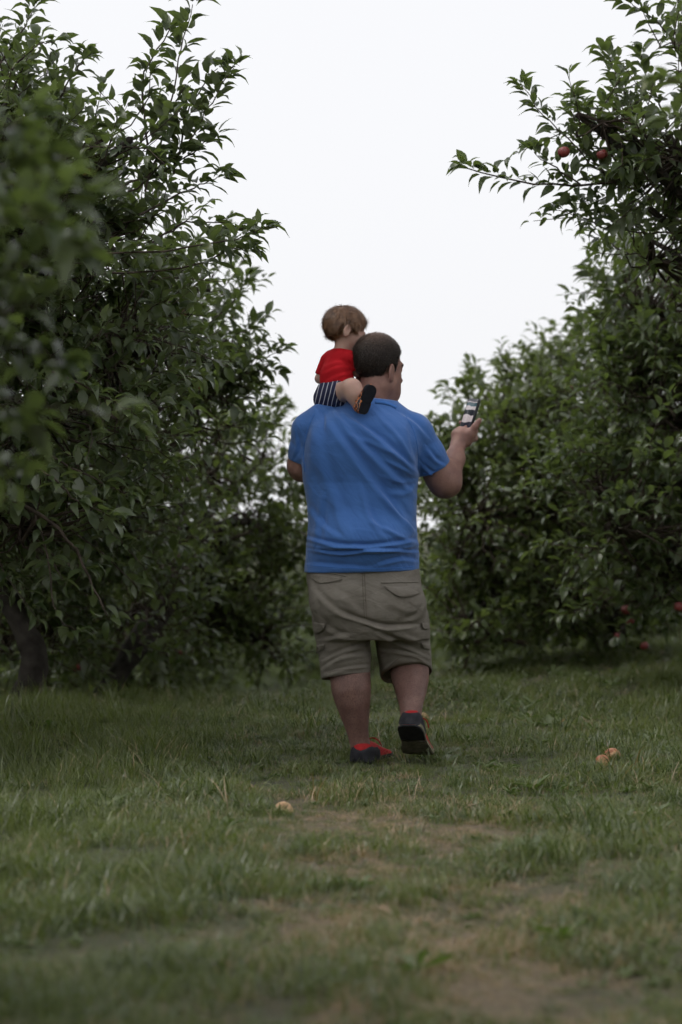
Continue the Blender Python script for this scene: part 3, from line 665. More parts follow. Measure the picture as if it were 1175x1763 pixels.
# ------------------------------------------------------------------ distance-field modelling
class Field:
    def __init__(s, lo, hi, h):
        s.lo = np.array(lo, float); s.h = h; s.n = np.ceil((np.array(hi) - s.lo) / h).astype(int) + 1
        s.ax = [(s.lo[k] + h * np.arange(s.n[k])).astype(np.float32) for k in range(3)]
        s.F = np.full(s.n, 0.5, np.float32)
    def _sl(s, lo, hi):
        a = np.clip(np.floor((np.array(lo) - s.lo) / s.h).astype(int), 0, s.n); b_ = np.clip(np.ceil((np.array(hi) - s.lo) / s.h).astype(int) + 1, 0, s.n)
        return tuple(slice(int(x), int(y)) for x, y in zip(a, b_))
    def _grid(s, sl): return s.ax[0][sl[0]][:, None, None], s.ax[1][sl[1]][None, :, None], s.ax[2][sl[2]][None, None, :]
    def add(s, f, lo, hi, k=.02, op='u'):
        mg = k + 3 * s.h; sl = s._sl(np.array(lo) - mg, np.array(hi) + mg); A = s.F[sl]
        if A.size == 0: return
        B = f(*s._grid(sl)).astype(np.float32)
        if op == 'u':
            h_ = np.maximum(k - np.abs(A - B), 0) / k; s.F[sl] = np.minimum(A, B) - h_ * h_ * k * .25
        else:
            B = -B if op == 's' else B
            h_ = np.maximum(k - np.abs(A - B), 0) / k; s.F[sl] = np.maximum(A, B) + h_ * h_ * k * .25
    def cone(s, a, ra, b_, rb, k=.02, op='u', flat=None):
        a = np.array(a, float); b_ = np.array(b_, float); ba = b_ - a; L = max(float(ba @ ba), 1e-9); R = max(ra, rb)
        def f(X, Y, Z):
            px, py, pz = X - a[0], Y - a[1], Z - a[2]
            t_ = np.clip((px * ba[0] + py * ba[1] + pz * ba[2]) / L, 0, 1)
            return np.sqrt((px - t_ * ba[0]) ** 2 + (py - t_ * ba[1]) ** 2 + (pz - t_ * ba[2]) ** 2) - (ra + t_ * (rb - ra))
        s.add(f, np.minimum(a, b_) - R, np.maximum(a, b_) + R, k, op)
    def ell(s, c, r, k=.02, op='u', R=None):
        c = np.array(c, float); r = np.array(r, float); R = np.eye(3) if R is None else np.array(R); m_ = r.max()
        def f(X, Y, Z):
            q = [(R[0, i] * (X - c[0]) + R[1, i] * (Y - c[1]) + R[2, i] * (Z - c[2])) for i in range(3)]
            k0 = np.sqrt((q[0] / r[0]) ** 2 + (q[1] / r[1]) ** 2 + (q[2] / r[2]) ** 2); k1 = np.sqrt((q[0] / r[0] ** 2) ** 2 + (q[1] / r[1] ** 2) ** 2 + (q[2] / r[2] ** 2) ** 2) + 1e-6
            return k0 * (k0 - 1) / k1
        s.add(f, c - m_, c + m_, k, op)
    def loft(s, rows, k=.02, p=2.3):
        """rows: (z, cx, cy, a, b) sorted by z"""
        r = np.array(sorted(rows), float)
        def f(X, Y, Z):
            cx, cy, a, b_ = (np.interp(Z.ravel(), r[:, 0], r[:, i])[None, None, :] for i in (1, 2, 3, 4))
            d = ((np.abs(X - cx) / a) ** p + (np.abs(Y - cy) / b_) ** p + 1e-9) ** (1 / p) - 1
            return np.maximum(d * np.minimum(a, b_), np.maximum(r[0, 0] - Z, Z - r[-1, 0]))
        s.add(f, (s.lo[0], s.lo[1], r[0, 0]), (s.ax[0][-1], s.ax[1][-1], r[-1, 0]), k)
    def plane(s, pt, nrm_, k=.004):
        """cut away the side the normal points to"""
        n_ = np.array(nrm_, float); n_ /= np.linalg.norm(n_); d = float(np.array(pt) @ n_)
        s.add(lambda X, Y, Z: X * n_[0] + Y * n_[1] + Z * n_[2] - d, s.lo, [a[-1] for a in s.ax], k, 'i')
    def mesh(s, relax=1):
        F = s.F; ins = F < 0; nx_, ny_, nz_ = F.shape
        cnt = np.zeros((nx_ - 1, ny_ - 1, nz_ - 1), np.int8)
        for dx in (0, 1):
            for dy in (0, 1):
                for dz in (0, 1): cnt += ins[dx:nx_ - 1 + dx, dy:ny_ - 1 + dy, dz:nz_ - 1 + dz]
        cells = np.argwhere((cnt > 0) & (cnt < 8)); idm = np.full(cnt.shape, -1, np.int32); idm[tuple(cells.T)] = np.arange(len(cells))
        acc = np.zeros((len(cells), 3)); num = np.zeros(len(cells))
        cor = [(x, y, z) for x in (0, 1) for y in (0, 1) for z in (0, 1)]
        for a in cor:
            for k in range(3):
                if a[k]: continue
                b_ = list(a); b_[k] = 1
                fa = F[cells[:, 0] + a[0], cells[:, 1] + a[1], cells[:, 2] + a[2]]; fb_ = F[cells[:, 0] + b_[0], cells[:, 1] + b_[1], cells[:, 2] + b_[2]]
                cr = (fa < 0) != (fb_ < 0); t_ = np.where(cr, fa / np.where(cr, fa - fb_, 1), 0)
                p = np.tile(np.array(a, float), (len(cells), 1)); p[:, k] = t_
                acc += p * cr[:, None]; num += cr
        V = s.lo + s.h * (cells + acc / num[:, None])
        Q = []
        for k in range(3):
            o1, o2 = [(1, 2), (2, 0), (0, 1)][k]
            A = [slice(None)] * 3; B_ = [slice(None)] * 3; A[k] = slice(0, -1); B_[k] = slice(1, None)
            e = np.argwhere(ins[tuple(A)] != ins[tuple(B_)]); e = e[(e[:, o1] > 0) & (e[:, o2] > 0) & (e[:, o1] < F.shape[o1] - 1) & (e[:, o2] < F.shape[o2] - 1)]
            if len(e) == 0: continue
            def cid(d1, d2):
                c = e.copy(); c[:, o1] += d1; c[:, o2] += d2; return idm[tuple(c.T)]
            q = np.stack((cid(-1, -1), cid(0, -1), cid(0, 0), cid(-1, 0)), 1)
            fl = ~ins[tuple(e.T)]; q[fl] = q[fl][:, ::-1]; Q.append(q)
        Q = np.concatenate(Q); Q = Q[(Q >= 0).all(1)]
        for _ in range(relax):
            S = np.zeros_like(V); c = np.zeros(len(V))
            for a, b_ in ((0, 1), (1, 2), (2, 3), (3, 0)):
                np.add.at(S, Q[:, a], V[Q[:, b_]]); np.add.at(S, Q[:, b_], V[Q[:, a]]); np.add.at(c, Q[:, a], 1); np.add.at(c, Q[:, b_], 1)
            V = V * .5 + .5 * S / c[:, None]
        return V, Q

def vnormals(V, Q):
    n = np.cross(V[Q[:, 2]] - V[Q[:, 0]], V[Q[:, 3]] - V[Q[:, 1]]); out = np.zeros_like(V)
    for k in range(4): np.add.at(out, Q[:, k], n)
    return nrm(out)

def folds(V, Q, lst, back_only=True, base=0.0):
    """cloth folds: (pixel polyline, width px, height mm, kind) raised on the camera side"""
    nv = vnormals(V, Q); pp = proj(V); d = np.full(len(V), 0.0)
    for pts_, w, h, kind in lst:
        best = np.full(len(V), 1e9); sg = np.zeros(len(V)); tt = np.zeros(len(V))
        P = spline(np.array([(p[0], p[1], 0) for p in pts_], float), 10)[:, :2]
        cum = np.concatenate(([0], np.cumsum(np.linalg.norm(np.diff(P, axis=0), axis=1))))
        for i in range(len(P) - 1):
            a, b_ = P[i], P[i + 1]; ab = b_ - a; L = max(ab @ ab, 1e-6); q = pp - a; t_ = np.clip(q @ ab / L, 0, 1)
            e = q - t_[:, None] * ab; ds = np.hypot(e[:, 0], e[:, 1]); cr = ab[0] * q[:, 1] - ab[1] * q[:, 0]
            m_ = ds < best; best[m_] = ds[m_]; sg[m_] = np.sign(cr[m_]); tt[m_] = (cum[i] + t_[m_] * math.sqrt(L)) / cum[-1]
        tap = np.sin(np.pi * np.clip(tt * .92 + .04, 0, 1)) ** .6
        x = best / w
        prof = np.exp(-x * x) if kind == 'r' else -np.exp(-x * x) if kind == 'v' else sg * x * np.exp(-x * x) * 2.3
        d += prof * tap * h * .001
    if back_only: d *= sstep(0.15, -0.35, nv[:, 1])
    if base: d += base * np.array([mnoise.fractal(Vector(v * 14), .9, 2.0, 3) for v in V])
    return V + nv * d[:, None]

MY = 9.2                                                   # depth at which the man walks
def P3(px, py, dy=0.0): return at(px, py, MY + dy)
def rp(px, dy=0.0): return px * (MY + dy) / FPX

# ------------------------------------------------------------------ the man
man = empty('person', (P3(640, 1312)[0], MY, 0.0))
tag(man, 'man in blue t-shirt and khaki cargo shorts walking away with a child on his shoulder', 'person', 'people in the lane')
B = Field((-.30, MY - .36, -.01), (.62, MY + .46, 1.68), .0042)
def c_(a, b_, k=.02, op='u'):
    B.cone(P3(*a[:3]), rp(a[3], a[2]), P3(*b_[:3]), rp(b_[3], b_[2]), k, op)
# legs
LEG = [(592, 1030, 0, 46), (602, 1150, .015, 33.5), (604, 1172, .0, 32.3), (605.5, 1190, -.012, 31.2), (608.5, 1210, -.014, 27.2), (611.5, 1230, -.010, 22.6), (614.5, 1250, -.006, 18.2), (618, 1270, -.002, 15.6), (621.5, 1287, 0, 14.8), (628, 1300, .04, 14)]
for q_ in zip(LEG[:-1], LEG[1:]): c_(*q_, .02)
LEG = [(675, 1030, .02, 46), (706, 1132, .12, 31), (706, 1158, .06, 31), (707, 1172, .03, 29), (708, 1188, -.005, 25), (708, 1205, -.045, 20.5), (708, 1222, -.08, 17), (708, 1238, -.105, 15), (716, 1262, -.03, 12)]
for q_ in zip(LEG[:-1], LEG[1:]): c_(*q_, .02)
# trunk
B.loft([(P3(0, py)[2], P3(cx, 0)[0], MY + cy, rp(a), b_) for py, cx, cy, a, b_ in ((1040, 630, .02, 90, .14), (960, 624, .02, 84, .15), (860, 624, .01, 82, .14), (770, 624, 0, 85, .12), (725, 628, 0, 70, .09), (705, 640, 0, 40, .06))], .03, 2.2)
c_((640, 715, .02, 31), (650, 662, .025, 30), .03); c_((585, 722, 0, 22), (690, 728, 0, 24), .04)
# right arm
c_((716, 745, .0, 27), (757, 815, .05, 25), .03); c_((757, 815, .05, 25), (767, 829, .06, 26.5), .03); c_((767, 829, .06, 26.5), (783, 790, .13, 17), .03); c_((783, 790, .13, 17), (789, 766, .175, 11.8), .02)
# left arm
c_((534, 738, .0, 25), (520, 800, .06, 22), .03); c_((520, 800, .06, 22), (521, 806, .075, 20.5), .03); c_((521, 806, .075, 20.5), (545, 775, .22, 15), .03); c_((545, 775, .22, 15), (560, 745, .27, 11), .02)
c_((560, 745, .27, 12), (570, 725, .27, 15), .02)
for k in range(4):
    a = (566 + 2 * k, 718 + 6 * k, .27 - .01 * k, 4.2); m_ = (583 + 2 * k, 712 + 6 * k, .25 - .01 * k, 4.0); e_ = (592 + k, 720 + 6 * k, .215 - .01 * k, 3.4)
    c_(a, m_, .006); c_(m_, e_, .004)
c_((560, 735, .255, 5), (575, 716, .215, 4.4), .008)
# right hand round the phone: palm, thenar, thumb, four fingers
c_((789, 766, .175, 11.5), (794, 752, .19, 15.5), .02); c_((790, 752, .20, 11), (806, 748, .185, 12), .012)
c_((786, 748, .20, 8.5), (793, 741, .205, 7.5), .012); c_((804, 760, .18, 9.5), (811, 746, .17, 7.6), .012)
c_((811, 746, .17, 7.2), (818, 735, .165, 6.0), .008); c_((818, 735, .165, 6.0), (825.5, 724, .165, 4.8), .006)
for k in range(4):
    z0 = 760 - 7.5 * k
    a = (806 - 1.2 * k, z0, .21, 5.2); m_ = (819 - 1.6 * k, z0 - 5, .25, 4.6); n_ = (811 - 2 * k, z0 - 9, .285, 4.2); e_ = (799 - 2 * k, z0 - 10, .290, 3.6)
    c_(a, m_, .006); c_(m_, n_, .005); c_(n_, e_, .004)
c_((813, 752, .185, 5.0), (820.5, 742, .205, 4.2), .006)
# head
def frame(yaw, pitch):
    f = np.array((math.sin(yaw), math.cos(yaw), 0)); r_ = np.array((math.cos(yaw), -math.sin(yaw), 0)); u = np.array((0, 0, 1.0))
    f2 = f * math.cos(pitch) - u * math.sin(pitch); u2 = u * math.cos(pitch) + f * math.sin(pitch)
    return np.stack((r_, f2, u2), 1)                       # columns: right, forward, up
HC = P3(652, 634, .03); HR = frame(math.radians(47), math.radians(4))
def hp(o, R, u, v, w): return o + R @ np.array((u, v, w))
def head(Bf, o, R, s, baby=False, ears=True):
    q = lambda u, v, w: hp(o, R, u * s, v * s, w * s)
    if baby:
        Bf.ell(q(0, -.008, .022), np.array((.072, .086, .075)) * s, .02, R=R); Bf.ell(q(0, .030, -.030), np.array((.056, .052, .052)) * s, .03, R=R)
        Bf.cone(q(-.02, .055, -.06), .026 * s, q(.02, .055, -.06), .026 * s, .03); Bf.ell(q(.038, .045, -.035), np.array((.024, .026, .026)) * s, .02); Bf.ell(q(-.038, .045, -.035), np.array((.024, .026, .026)) * s, .02)
        Bf.cone(q(0, .078, -.008), .006 * s, q(0, .089, -.024), .009 * s, .012)
        for sg in (-1, 1): Bf.ell(q(sg * .028, .088, -.002), np.array((.012, .008, .008)) * s, .008, 's', R=R); Bf.ell(q(sg * .028, .075, -.002), np.array((.011, .011, .010)) * s, .003)
        Bf.cone(q(-.012, .082, -.046), .006 * s, q(.012, .082, -.046), .006 * s, .008)
    else:
        Bf.ell(q(0, -.012, .040), np.array((.076, .097, .086)) * s, .02, R=R); Bf.ell(q(0, .035, -.035), np.array((.066, .064, .088)) * s, .03, R=R)
        Bf.cone(q(-.035, .045, -.095), .028 * s, q(.035, .045, -.095), .028 * s, .035); Bf.cone(q(-.05, -.0, -.07), .030 * s, q(.05, -.0, -.07), .030 * s, .03)
        Bf.cone(q(0, .07, -.108), .018 * s, q(0, .072, -.105), .018 * s, .02)
        Bf.cone(q(-.035, .082, .018), .012 * s, q(.035, .082, .018), .012 * s, .015); Bf.cone(q(0, .092, .0), .008 * s, q(0, .115, -.035), .013 * s, .014)
        Bf.cone(q(-.014, .100, -.038), .009 * s, q(.014, .100, -.038), .009 * s, .01)
        for sg in (-1, 1): Bf.ell(q(sg * .031, .097, .000), np.array((.016, .010, .010)) * s, .010, 's', R=R); Bf.ell(q(sg * .031, .082, .000), np.array((.012, .012, .012)) * s, .003)
        Bf.cone(q(-.022, .093, -.070), .008 * s, q(.022, .093, -.070), .008 * s, .010)
    for sg in (-1, 1) if ears else ():                     # ears
        es = 1.0; ex = .069 if baby else .074; ez = -.010 if baby else -.022; eh = .032 if baby else .037
        tl = R @ np.array(Matrix.Rotation(sg * .45, 3, 'Z') @ Matrix.Rotation(-.15, 3, 'X'))
        Bf.ell(q(sg * (ex + .010), -.010, ez), np.array((.009, eh * .60, eh)) * s, .006, R=tl)
        Bf.ell(q(sg * (ex + .019), -.006, ez + .004), np.array((.006, eh * .30, eh * .55)) * s, .006, 's', R=tl)
head(B, HC, HR, 1.0)
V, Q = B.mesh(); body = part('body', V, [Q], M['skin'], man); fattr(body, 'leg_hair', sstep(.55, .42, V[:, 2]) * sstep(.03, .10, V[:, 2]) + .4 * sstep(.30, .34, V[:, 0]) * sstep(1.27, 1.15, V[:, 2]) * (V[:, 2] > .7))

# hair
def hair_cap(o, R, s, hairline, thick, mat, parent, baby, strands, length, seed, thin=None):
    Hf = Field(o - .16, o + .16, .0036)
    head(Hf, o, R, s, baby, False)
    X, Y, Z = Hf._grid((slice(None),) * 3)
    loc = [R[0, i] * (X - o[0]) + R[1, i] * (Y - o[1]) + R[2, i] * (Z - o[2]) for i in range(3)]
    hl = np.interp((loc[1] / s).ravel(), hairline[0], hairline[1]).reshape(loc[1].shape) * s
    D = hl - loc[2]; k = .008
    Hf.F = Hf.F - thick * np.clip(.12 + -D / .022, .12, 1.0)
    h_ = np.maximum(k - np.abs(Hf.F - D), 0) / k; Hf.F = (np.maximum(Hf.F, D) + h_ * h_ * k * .25).astype(np.float32)
    ear = np.sqrt(((np.abs(loc[0]) / s - (.078 if baby else .086)) / .04) ** 2 + ((loc[1] / s + .006) / (.026 if baby else .027)) ** 2 + ((loc[2] / s - (-.012 if baby else -.024)) / (.036 if baby else .041)) ** 2) - 1
    Hf.F = np.maximum(Hf.F, -ear * .025).astype(np.float32)
    V, Q = Hf.mesh(); nv = vnormals(V, Q)
    V = V + nv * (.0016 * np.array([mnoise.noise(Vector(v * 90)) for v in V]))[:, None]
    cap = part('hair', V, [Q], mat, parent)
    r = np.random.default_rng(seed); L = (V - o) @ R / s
    keep = np.argwhere(((V - o) ** 2).sum(1) > (.055 * s) ** 2).ravel(); k = r.choice(keep, strands)
    crown = np.array((0, -.045, .12)) if not baby else np.array((0, -.03, .1))
    fl = (L[k] - crown); fl = fl - nv[k] @ R * ((nv[k] @ R) * fl).sum(1)[:, None]; fl = nrm(fl) @ R.T
    if baby: fl = nrm(fl + np.array((0, 0, -.5))); fl = nrm(fl - nv[k] * (fl * nv[k]).sum(1)[:, None])
    ln = length * r.uniform(.6, 1.3, strands); rise = .55 if not baby else .10
    stray = (r.random(strands) < (.03 if baby else .12))[:, None]
    d = nrm(fl + nv[k] * np.where(stray, rise + .35, rise) + r.normal(0, .22 if not baby else .08, (strands, 3)) * np.where(stray, 2.2, 1)); sd_ = nrm(np.cross(d, nv[k])) * (.0007 if not baby else .0009)
    p0 = V[k] - nv[k] * .001; p1 = p0 + d * ln[:, None] * .55; p2 = p0 + nrm(d + fl * .5 - nv[k] * (.35 if not baby else .16)) * ln[:, None]
    SV = np.stack((p0 - sd_, p0 + sd_, p1 - sd_ * .8, p1 + sd_ * .8, p2), 1).reshape(-1, 3); i = np.arange(strands)[:, None] * 5
    st = part('strands', SV, [i + np.array([[0, 1, 3, 2]]), i + np.array([[2, 3, 4]])], mat, cap); tag(st, kind='stuff')
    if thin is not None:
        for ob, vv in ((cap, V), (st, SV)):
            l_ = (vv - o) @ R / s; fattr(ob, 'thin', np.exp(-(((l_ - np.array(thin[0])) / np.array(thin[1])) ** 2).sum(1)))
    return cap
m, t, b = new_mat('dark_brown_hair'); M['hair_man'] = m
b.inputs['Sheen Weight'].default_value = .1; nz = N(t, 'ShaderNodeTexNoise'); nz.inputs['Scale'].default_value = 160; tc = N(t, 'ShaderNodeTexCoord'); t.links.new(tc.outputs['Object'], nz.inputs['Vector'])
r1 = N(t, 'ShaderNodeValToRGB'); r1.color_ramp.elements[0].color = (0.012, 0.008, 0.006, 1); r1.color_ramp.elements[1].color = (0.035, 0.024, 0.018, 1); r1.color_ramp.elements[0].position = .4; r1.color_ramp.elements[1].position = .65
t.links.new(nz.outputs['Fac'], r1.inputs['Fac'])
at_ = N(t, 'ShaderNodeAttribute'); at_.attribute_name = 'thin'; ml = N(t, 'ShaderNodeMath', operation='MULTIPLY'); ml.use_clamp = True; t.links.new(at_.outputs['Fac'], ml.inputs[0]); t.links.new(nz.outputs['Fac'], ml.inputs[1])
mc = N(t, 'ShaderNodeMix'); mc.data_type = 'RGBA'; t.links.new(ml.outputs[0], mc.inputs[0]); t.links.new(r1.outputs[0], mc.inputs[6]); mc.inputs[7].default_value = (.42, .27, .20, 1)
t.links.new(mc.outputs[2], b.inputs['Base Color']); b.inputs['Roughness'].default_value = .55; b.inputs['Specular IOR Level'].default_value = .3
M['hair_child'] = noisy('light_brown_hair', (0.15, 0.076, 0.040), (0.29, 0.160, 0.088), 45, 0.4, spec=.5)
hair_cap(HC, HR, 1.0, ([-.12, -.075, -.035, -.012, .018, .03, .05, .08], [-.072, -.070, -.045, -.010, -.012, .03, .05, .075]), .0075, M['hair_man'], man, False, 15000, .014, 3, thin=((0, -.035, .13), (.06, .07, .06)))
for sg in (-1, 1):
    q = lambda u, v, w: hp(HC, HR, u, v, w)
    v, f, tt = tube([q(sg * .012, .099, .016), q(sg * .034, .094, .022), q(sg * .056, .074, .016)], [.004, .0055, .003], 6); part('eyebrow', v, [f, tt], M['hair_man'], man)

def creases(m_, rot, sc, dist, strength=.55):
    t_ = m_.node_tree; b_ = t_.nodes['Principled BSDF']; tc_ = N(t_, 'ShaderNodeTexCoord'); prev = b_.inputs['Normal'].links[0].from_socket if b_.inputs['Normal'].links else None
    for r_2, s_2 in zip(rot, sc):
        mp_ = N(t_, 'ShaderNodeMapping'); mp_.inputs['Rotation'].default_value = (0, r_2, 0); ms_ = N(t_, 'ShaderNodeMapping'); ms_.inputs['Scale'].default_value = s_2; nz_ = N(t_, 'ShaderNodeTexNoise'); nz_.inputs['Scale'].default_value = 1; nz_.inputs['Detail'].default_value = 3; nz_.inputs['Distortion'].default_value = .6
        t_.links.new(tc_.outputs['Object'], mp_.inputs['Vector']); t_.links.new(mp_.outputs[0], ms_.inputs['Vector']); t_.links.new(ms_.outputs[0], nz_.inputs['Vector'])
        bp_ = N(t_, 'ShaderNodeBump'); bp_.inputs['Strength'].default_value = strength; bp_.inputs['Distance'].default_value = dist; t_.links.new(nz_.outputs['Fac'], bp_.inputs['Height'])
        if prev is not None: t_.links.new(prev, bp_.inputs['Normal'])
        prev = bp_.outputs['Normal']
    t_.links.new(prev, b_.inputs['Normal'])
# blue t-shirt
M['shirt'] = noisy('blue_cotton', (0.054, 0.145, 0.40), (0.062, 0.162, 0.43), 6, 0.85, 0.15, 700, spec=.15, sheen=.25)
creases(M['shirt'], (-.95, -.15), ((4.5, 6, 24), (5, 6, 14)), .016, .42)
S = Field((-.30, MY - .27, .68), (.50, MY + .30, 1.46), .0042)
rows = ((990, 623, .02, 99.5, .175), (960, 624.5, .02, 98, .178), (945, 624.5, .02, 97, .178), (930, 624, .02, 95.5, .175), (900, 624.5, .015, 93.5, .168), (870, 623.5, .01, 94.5, .160), (830, 621, .005, 99, .152), (790, 620, 0, 101, .146), (760, 621, 0, 98, .138), (735, 624, 0, 90, .122), (715, 630, .0, 72, .098), (700, 640, .005, 50, .078), (692, 644, .01, 40, .068))
S.loft([(P3(0, py)[2], P3(cx, 0)[0], MY + cy, rp(a), b_) for py, cx, cy, a, b_ in rows], .03, 2.35)
def s_(a, b_, k=.03, op='u'): S.cone(P3(*a[:3]), rp(a[3], a[2]), P3(*b_[:3]), rp(b_[3], b_[2]), k, op)
s_((640, 722, 0, 32), (556, 724, 0, 27), .05); s_((556, 724, 0, 27), (532, 740, .01, 26), .03); s_((645, 722, 0, 32), (712, 745, 0, 30), .05)
s_((532, 740, .01, 28), (525, 775, .03, 26.5), .03)
S2 = S
s_((714, 746, 0, 31), (735, 782, .02, 30), .03)
S.ell(P3(590, 770, -.09), (.11, .075, .12), .05); S.ell(P3(665, 775, -.09), (.11, .07, .12), .05); S.ell(P3(625, 930, -.10), (.17, .09, .09), .05)
S.plane(P3(620, 984), (0.02, 0, -1), .004)
s_((525, 775, .03, 26.5), (521, 790, .045, 25.5), .012)
s_((735, 782, .02, 30), (752, 812, .045, 29.5), .016)
# sleeve ends
def sleeve_cut(a, b_, rad):
    a, b_ = P3(*a), P3(*b_); n_ = (b_ - a) / np.linalg.norm(b_ - a)
    def f(X, Y, Z):
        h_ = (X - a[0]) * n_[0] + (Y - a[1]) * n_[1] + (Z - a[2]) * n_[2]
        rr = np.sqrt((X - a[0] - h_ * n_[0]) ** 2 + (Y - a[1] - h_ * n_[1]) ** 2 + (Z - a[2] - h_ * n_[2]) ** 2)
        return np.maximum(np.maximum(-h_, h_ - .12), rr - rad)
    S.add(f, a - .13, a + .13, .003, 's')
sleeve_cut((748, 806, .042), (757, 824, .055), .085)
sleeve_cut((522, 790, .045), (520, 806, .06), .065)
# neck opening, seen from behind as a rounded collar
S.ell(P3(648, 684, .035), (.082, .085, .030), .004, 's')
V, Q = S.mesh()
FS = [([(556, 708), (600, 770), (660, 850), (716, 905)], 13, 5.5, 's'), ([(575, 712), (640, 780), (715, 850)], 11, 5.0, 's'), ([(545, 712), (560, 800), (600, 900)], 16, 4, 's'), ([(600, 715), (660, 760), (718, 812)], 9, 5.0, 's'),
      ([(718, 818), (690, 790), (650, 768), (610, 752)], 6.5, 5.0, 'r'), ([(719, 824), (690, 806), (655, 790)], 5.5, 4.5, 'r'), ([(717, 812), (696, 770), (676, 742), (655, 722)], 6.5, 5.0, 'r'), ([(721, 826), (695, 830), (660, 820)], 6, 3.5, 'r'), ([(719, 832), (700, 850), (670, 850)], 7, 3, 'r'),
      ([(722, 800), (712, 765), (706, 735)], 7, 4, 'v'), ([(530, 925), (580, 938), (640, 940), (715, 930)], 6.5, 6.0, 's'), ([(534, 945), (590, 952), (650, 945), (724, 950)], 5, 5, 's'), ([(600, 936), (640, 948), (690, 945), (720, 938)], 5, 5.5, 'r'), ([(640, 900), (690, 925), (723, 940)], 6, 5, 'r'), ([(528, 938), (550, 944), (590, 944)], 5, 4, 'r'),
      ([(575, 860), (585, 900), (600, 930)], 9, 3.5, 'r'), ([(625, 840), (640, 890), (665, 925)], 9, 3.5, 's'), ([(660, 850), (690, 890), (716, 915)], 7, 4.5, 's'), ([(690, 880), (705, 910), (720, 930)], 6, 3.5, 'r'), ([(545, 720), (538, 760), (536, 820)], 10, 3.5, 'r'), ([(560, 850), (552, 900), (545, 935)], 9, 3, 's'),
      ([(552, 703), (557, 718), (556, 740)], 4.5, 5, 'v'), ([(570, 702), (585, 722), (610, 742)], 6, 4, 'r'), ([(690, 712), (715, 728), (735, 750)], 7, 3, 's'), ([(735, 770), (750, 790), (765, 800)], 6, 3, 's'), ([(728, 800), (745, 815), (768, 812)], 5, 3, 's'), ([(532, 970), (580, 975), (640, 978)], 7, 2.5, 's'), ([(650, 972), (690, 962), (722, 966)], 6, 3.5, 's'), ([(530, 870), (560, 905), (590, 925)], 9, 3, 's'), ([(511, 745), (514, 770), (506, 788)], 5, 2.5, 's')]
FS = [(p_, w_ * .72, h_ * 1.75, k_2) for p_, w_, h_, k_2 in FS]
V = folds(V, Q, FS, base=.0015)
shirt = part('shirt', V, [Q], M['shirt'], man)
bvh_shirt = BVHTree.FromPolygons([Vector(v) for v in V], Q.tolist())

def drape(bvh, poly, off, name, mat, parent, thick=.003, closed=False):
    """a raised strip or flap laid on cloth: grid rows of pixel points cast along +y onto the surface"""
    rows_ = []
    for row in poly:
        out = []
        for (px, py) in row:
            o = Vector(at(px, py, MY - .5)); d = (Vector(at(px, py, MY + .5)) - o).normalized(); h_ = bvh.ray_cast(o, d)
            out.append(np.array(h_[0]) - np.array(d) * off if h_[0] is not None else None)
        last = next((x for x in out if x is not None), np.array(at(row[0][0], row[0][1], MY)))
        for i in range(len(out)):
            if out[i] is None: p = at(row[i][0], row[i][1], last[1]); out[i] = p
            last = out[i]
        rows_.append(out)
    n, m_ = len(rows_), len(rows_[0]); A = np.array(rows_).reshape(-1, 3); Bk = A + np.array((0, thick + off, 0)); V_ = np.concatenate((A, Bk)); c = n * m_; Q_ = []
    for i in range(n - 1):
        for j in range(m_ - 1):
            a = i * m_ + j; Q_.append((a, a + m_, a + m_ + 1, a + 1)); Q_.append((c + a, c + a + 1, c + a + m_ + 1, c + a + m_))
    for i in range(n - 1):
        for j in (0, m_ - 1):
            a, b_ = i * m_ + j, (i + 1) * m_ + j; q = (a, c + a, c + b_, b_); Q_.append(q if j == 0 else q[::-1])
    for j in range(m_ - 1):
        for i in (0, n - 1):
            a = i * m_ + j; q = (a, a + 1, c + a + 1, c + a); Q_.append(q if i == 0 else q[::-1])
    return part(name, V_, [np.array(Q_)], mat, parent)
def strip(bvh, pts_, w, off, name, mat, parent, n=24):
    P = spline(np.array([(p[0], p[1], 0) for p in pts_], float), n)[:, :2]; tg = nrm(np.gradient(P, axis=0)); nn = np.stack((-tg[:, 1], tg[:, 0]), 1)
    return drape(bvh, [list(map(tuple, P - nn * w / 2)), list(map(tuple, P + nn * w / 2))], off, name, mat, parent)
M['shirt_seam'] = noisy('blue_cotton_rib', (0.055, 0.160, 0.455), (0.062, 0.175, 0.485), 30, 0.85, 0.3, 900, spec=.15)
strip(bvh_shirt, [(529, 973), (570, 976), (625, 979), (680, 978), (717, 975)], 1.3, .0012, 'hem_stitching', M['shirt_seam'], shirt)
strip(bvh_shirt, [(646, 692), (660, 693), (674, 697), (683, 702)], 5.5, .0022, 'collar_rib', M['shirt_seam'], shirt)
strip(bvh_shirt, [(727, 815), (740, 816), (752, 809), (762, 797)], 1.4, .0012, 'sleeve_stitching', M['shirt_seam'], shirt)

strip(bvh_shirt, [(699, 716), (713, 742), (720, 775), (721, 808)], 1.5, .0012, 'sleeve_seam', M['shirt_seam'], shirt)
strip(bvh_shirt, [(541, 712), (528, 745), (523, 780), (525, 812)], 1.5, .0012, 'sleeve_seam', M['shirt_seam'], shirt)
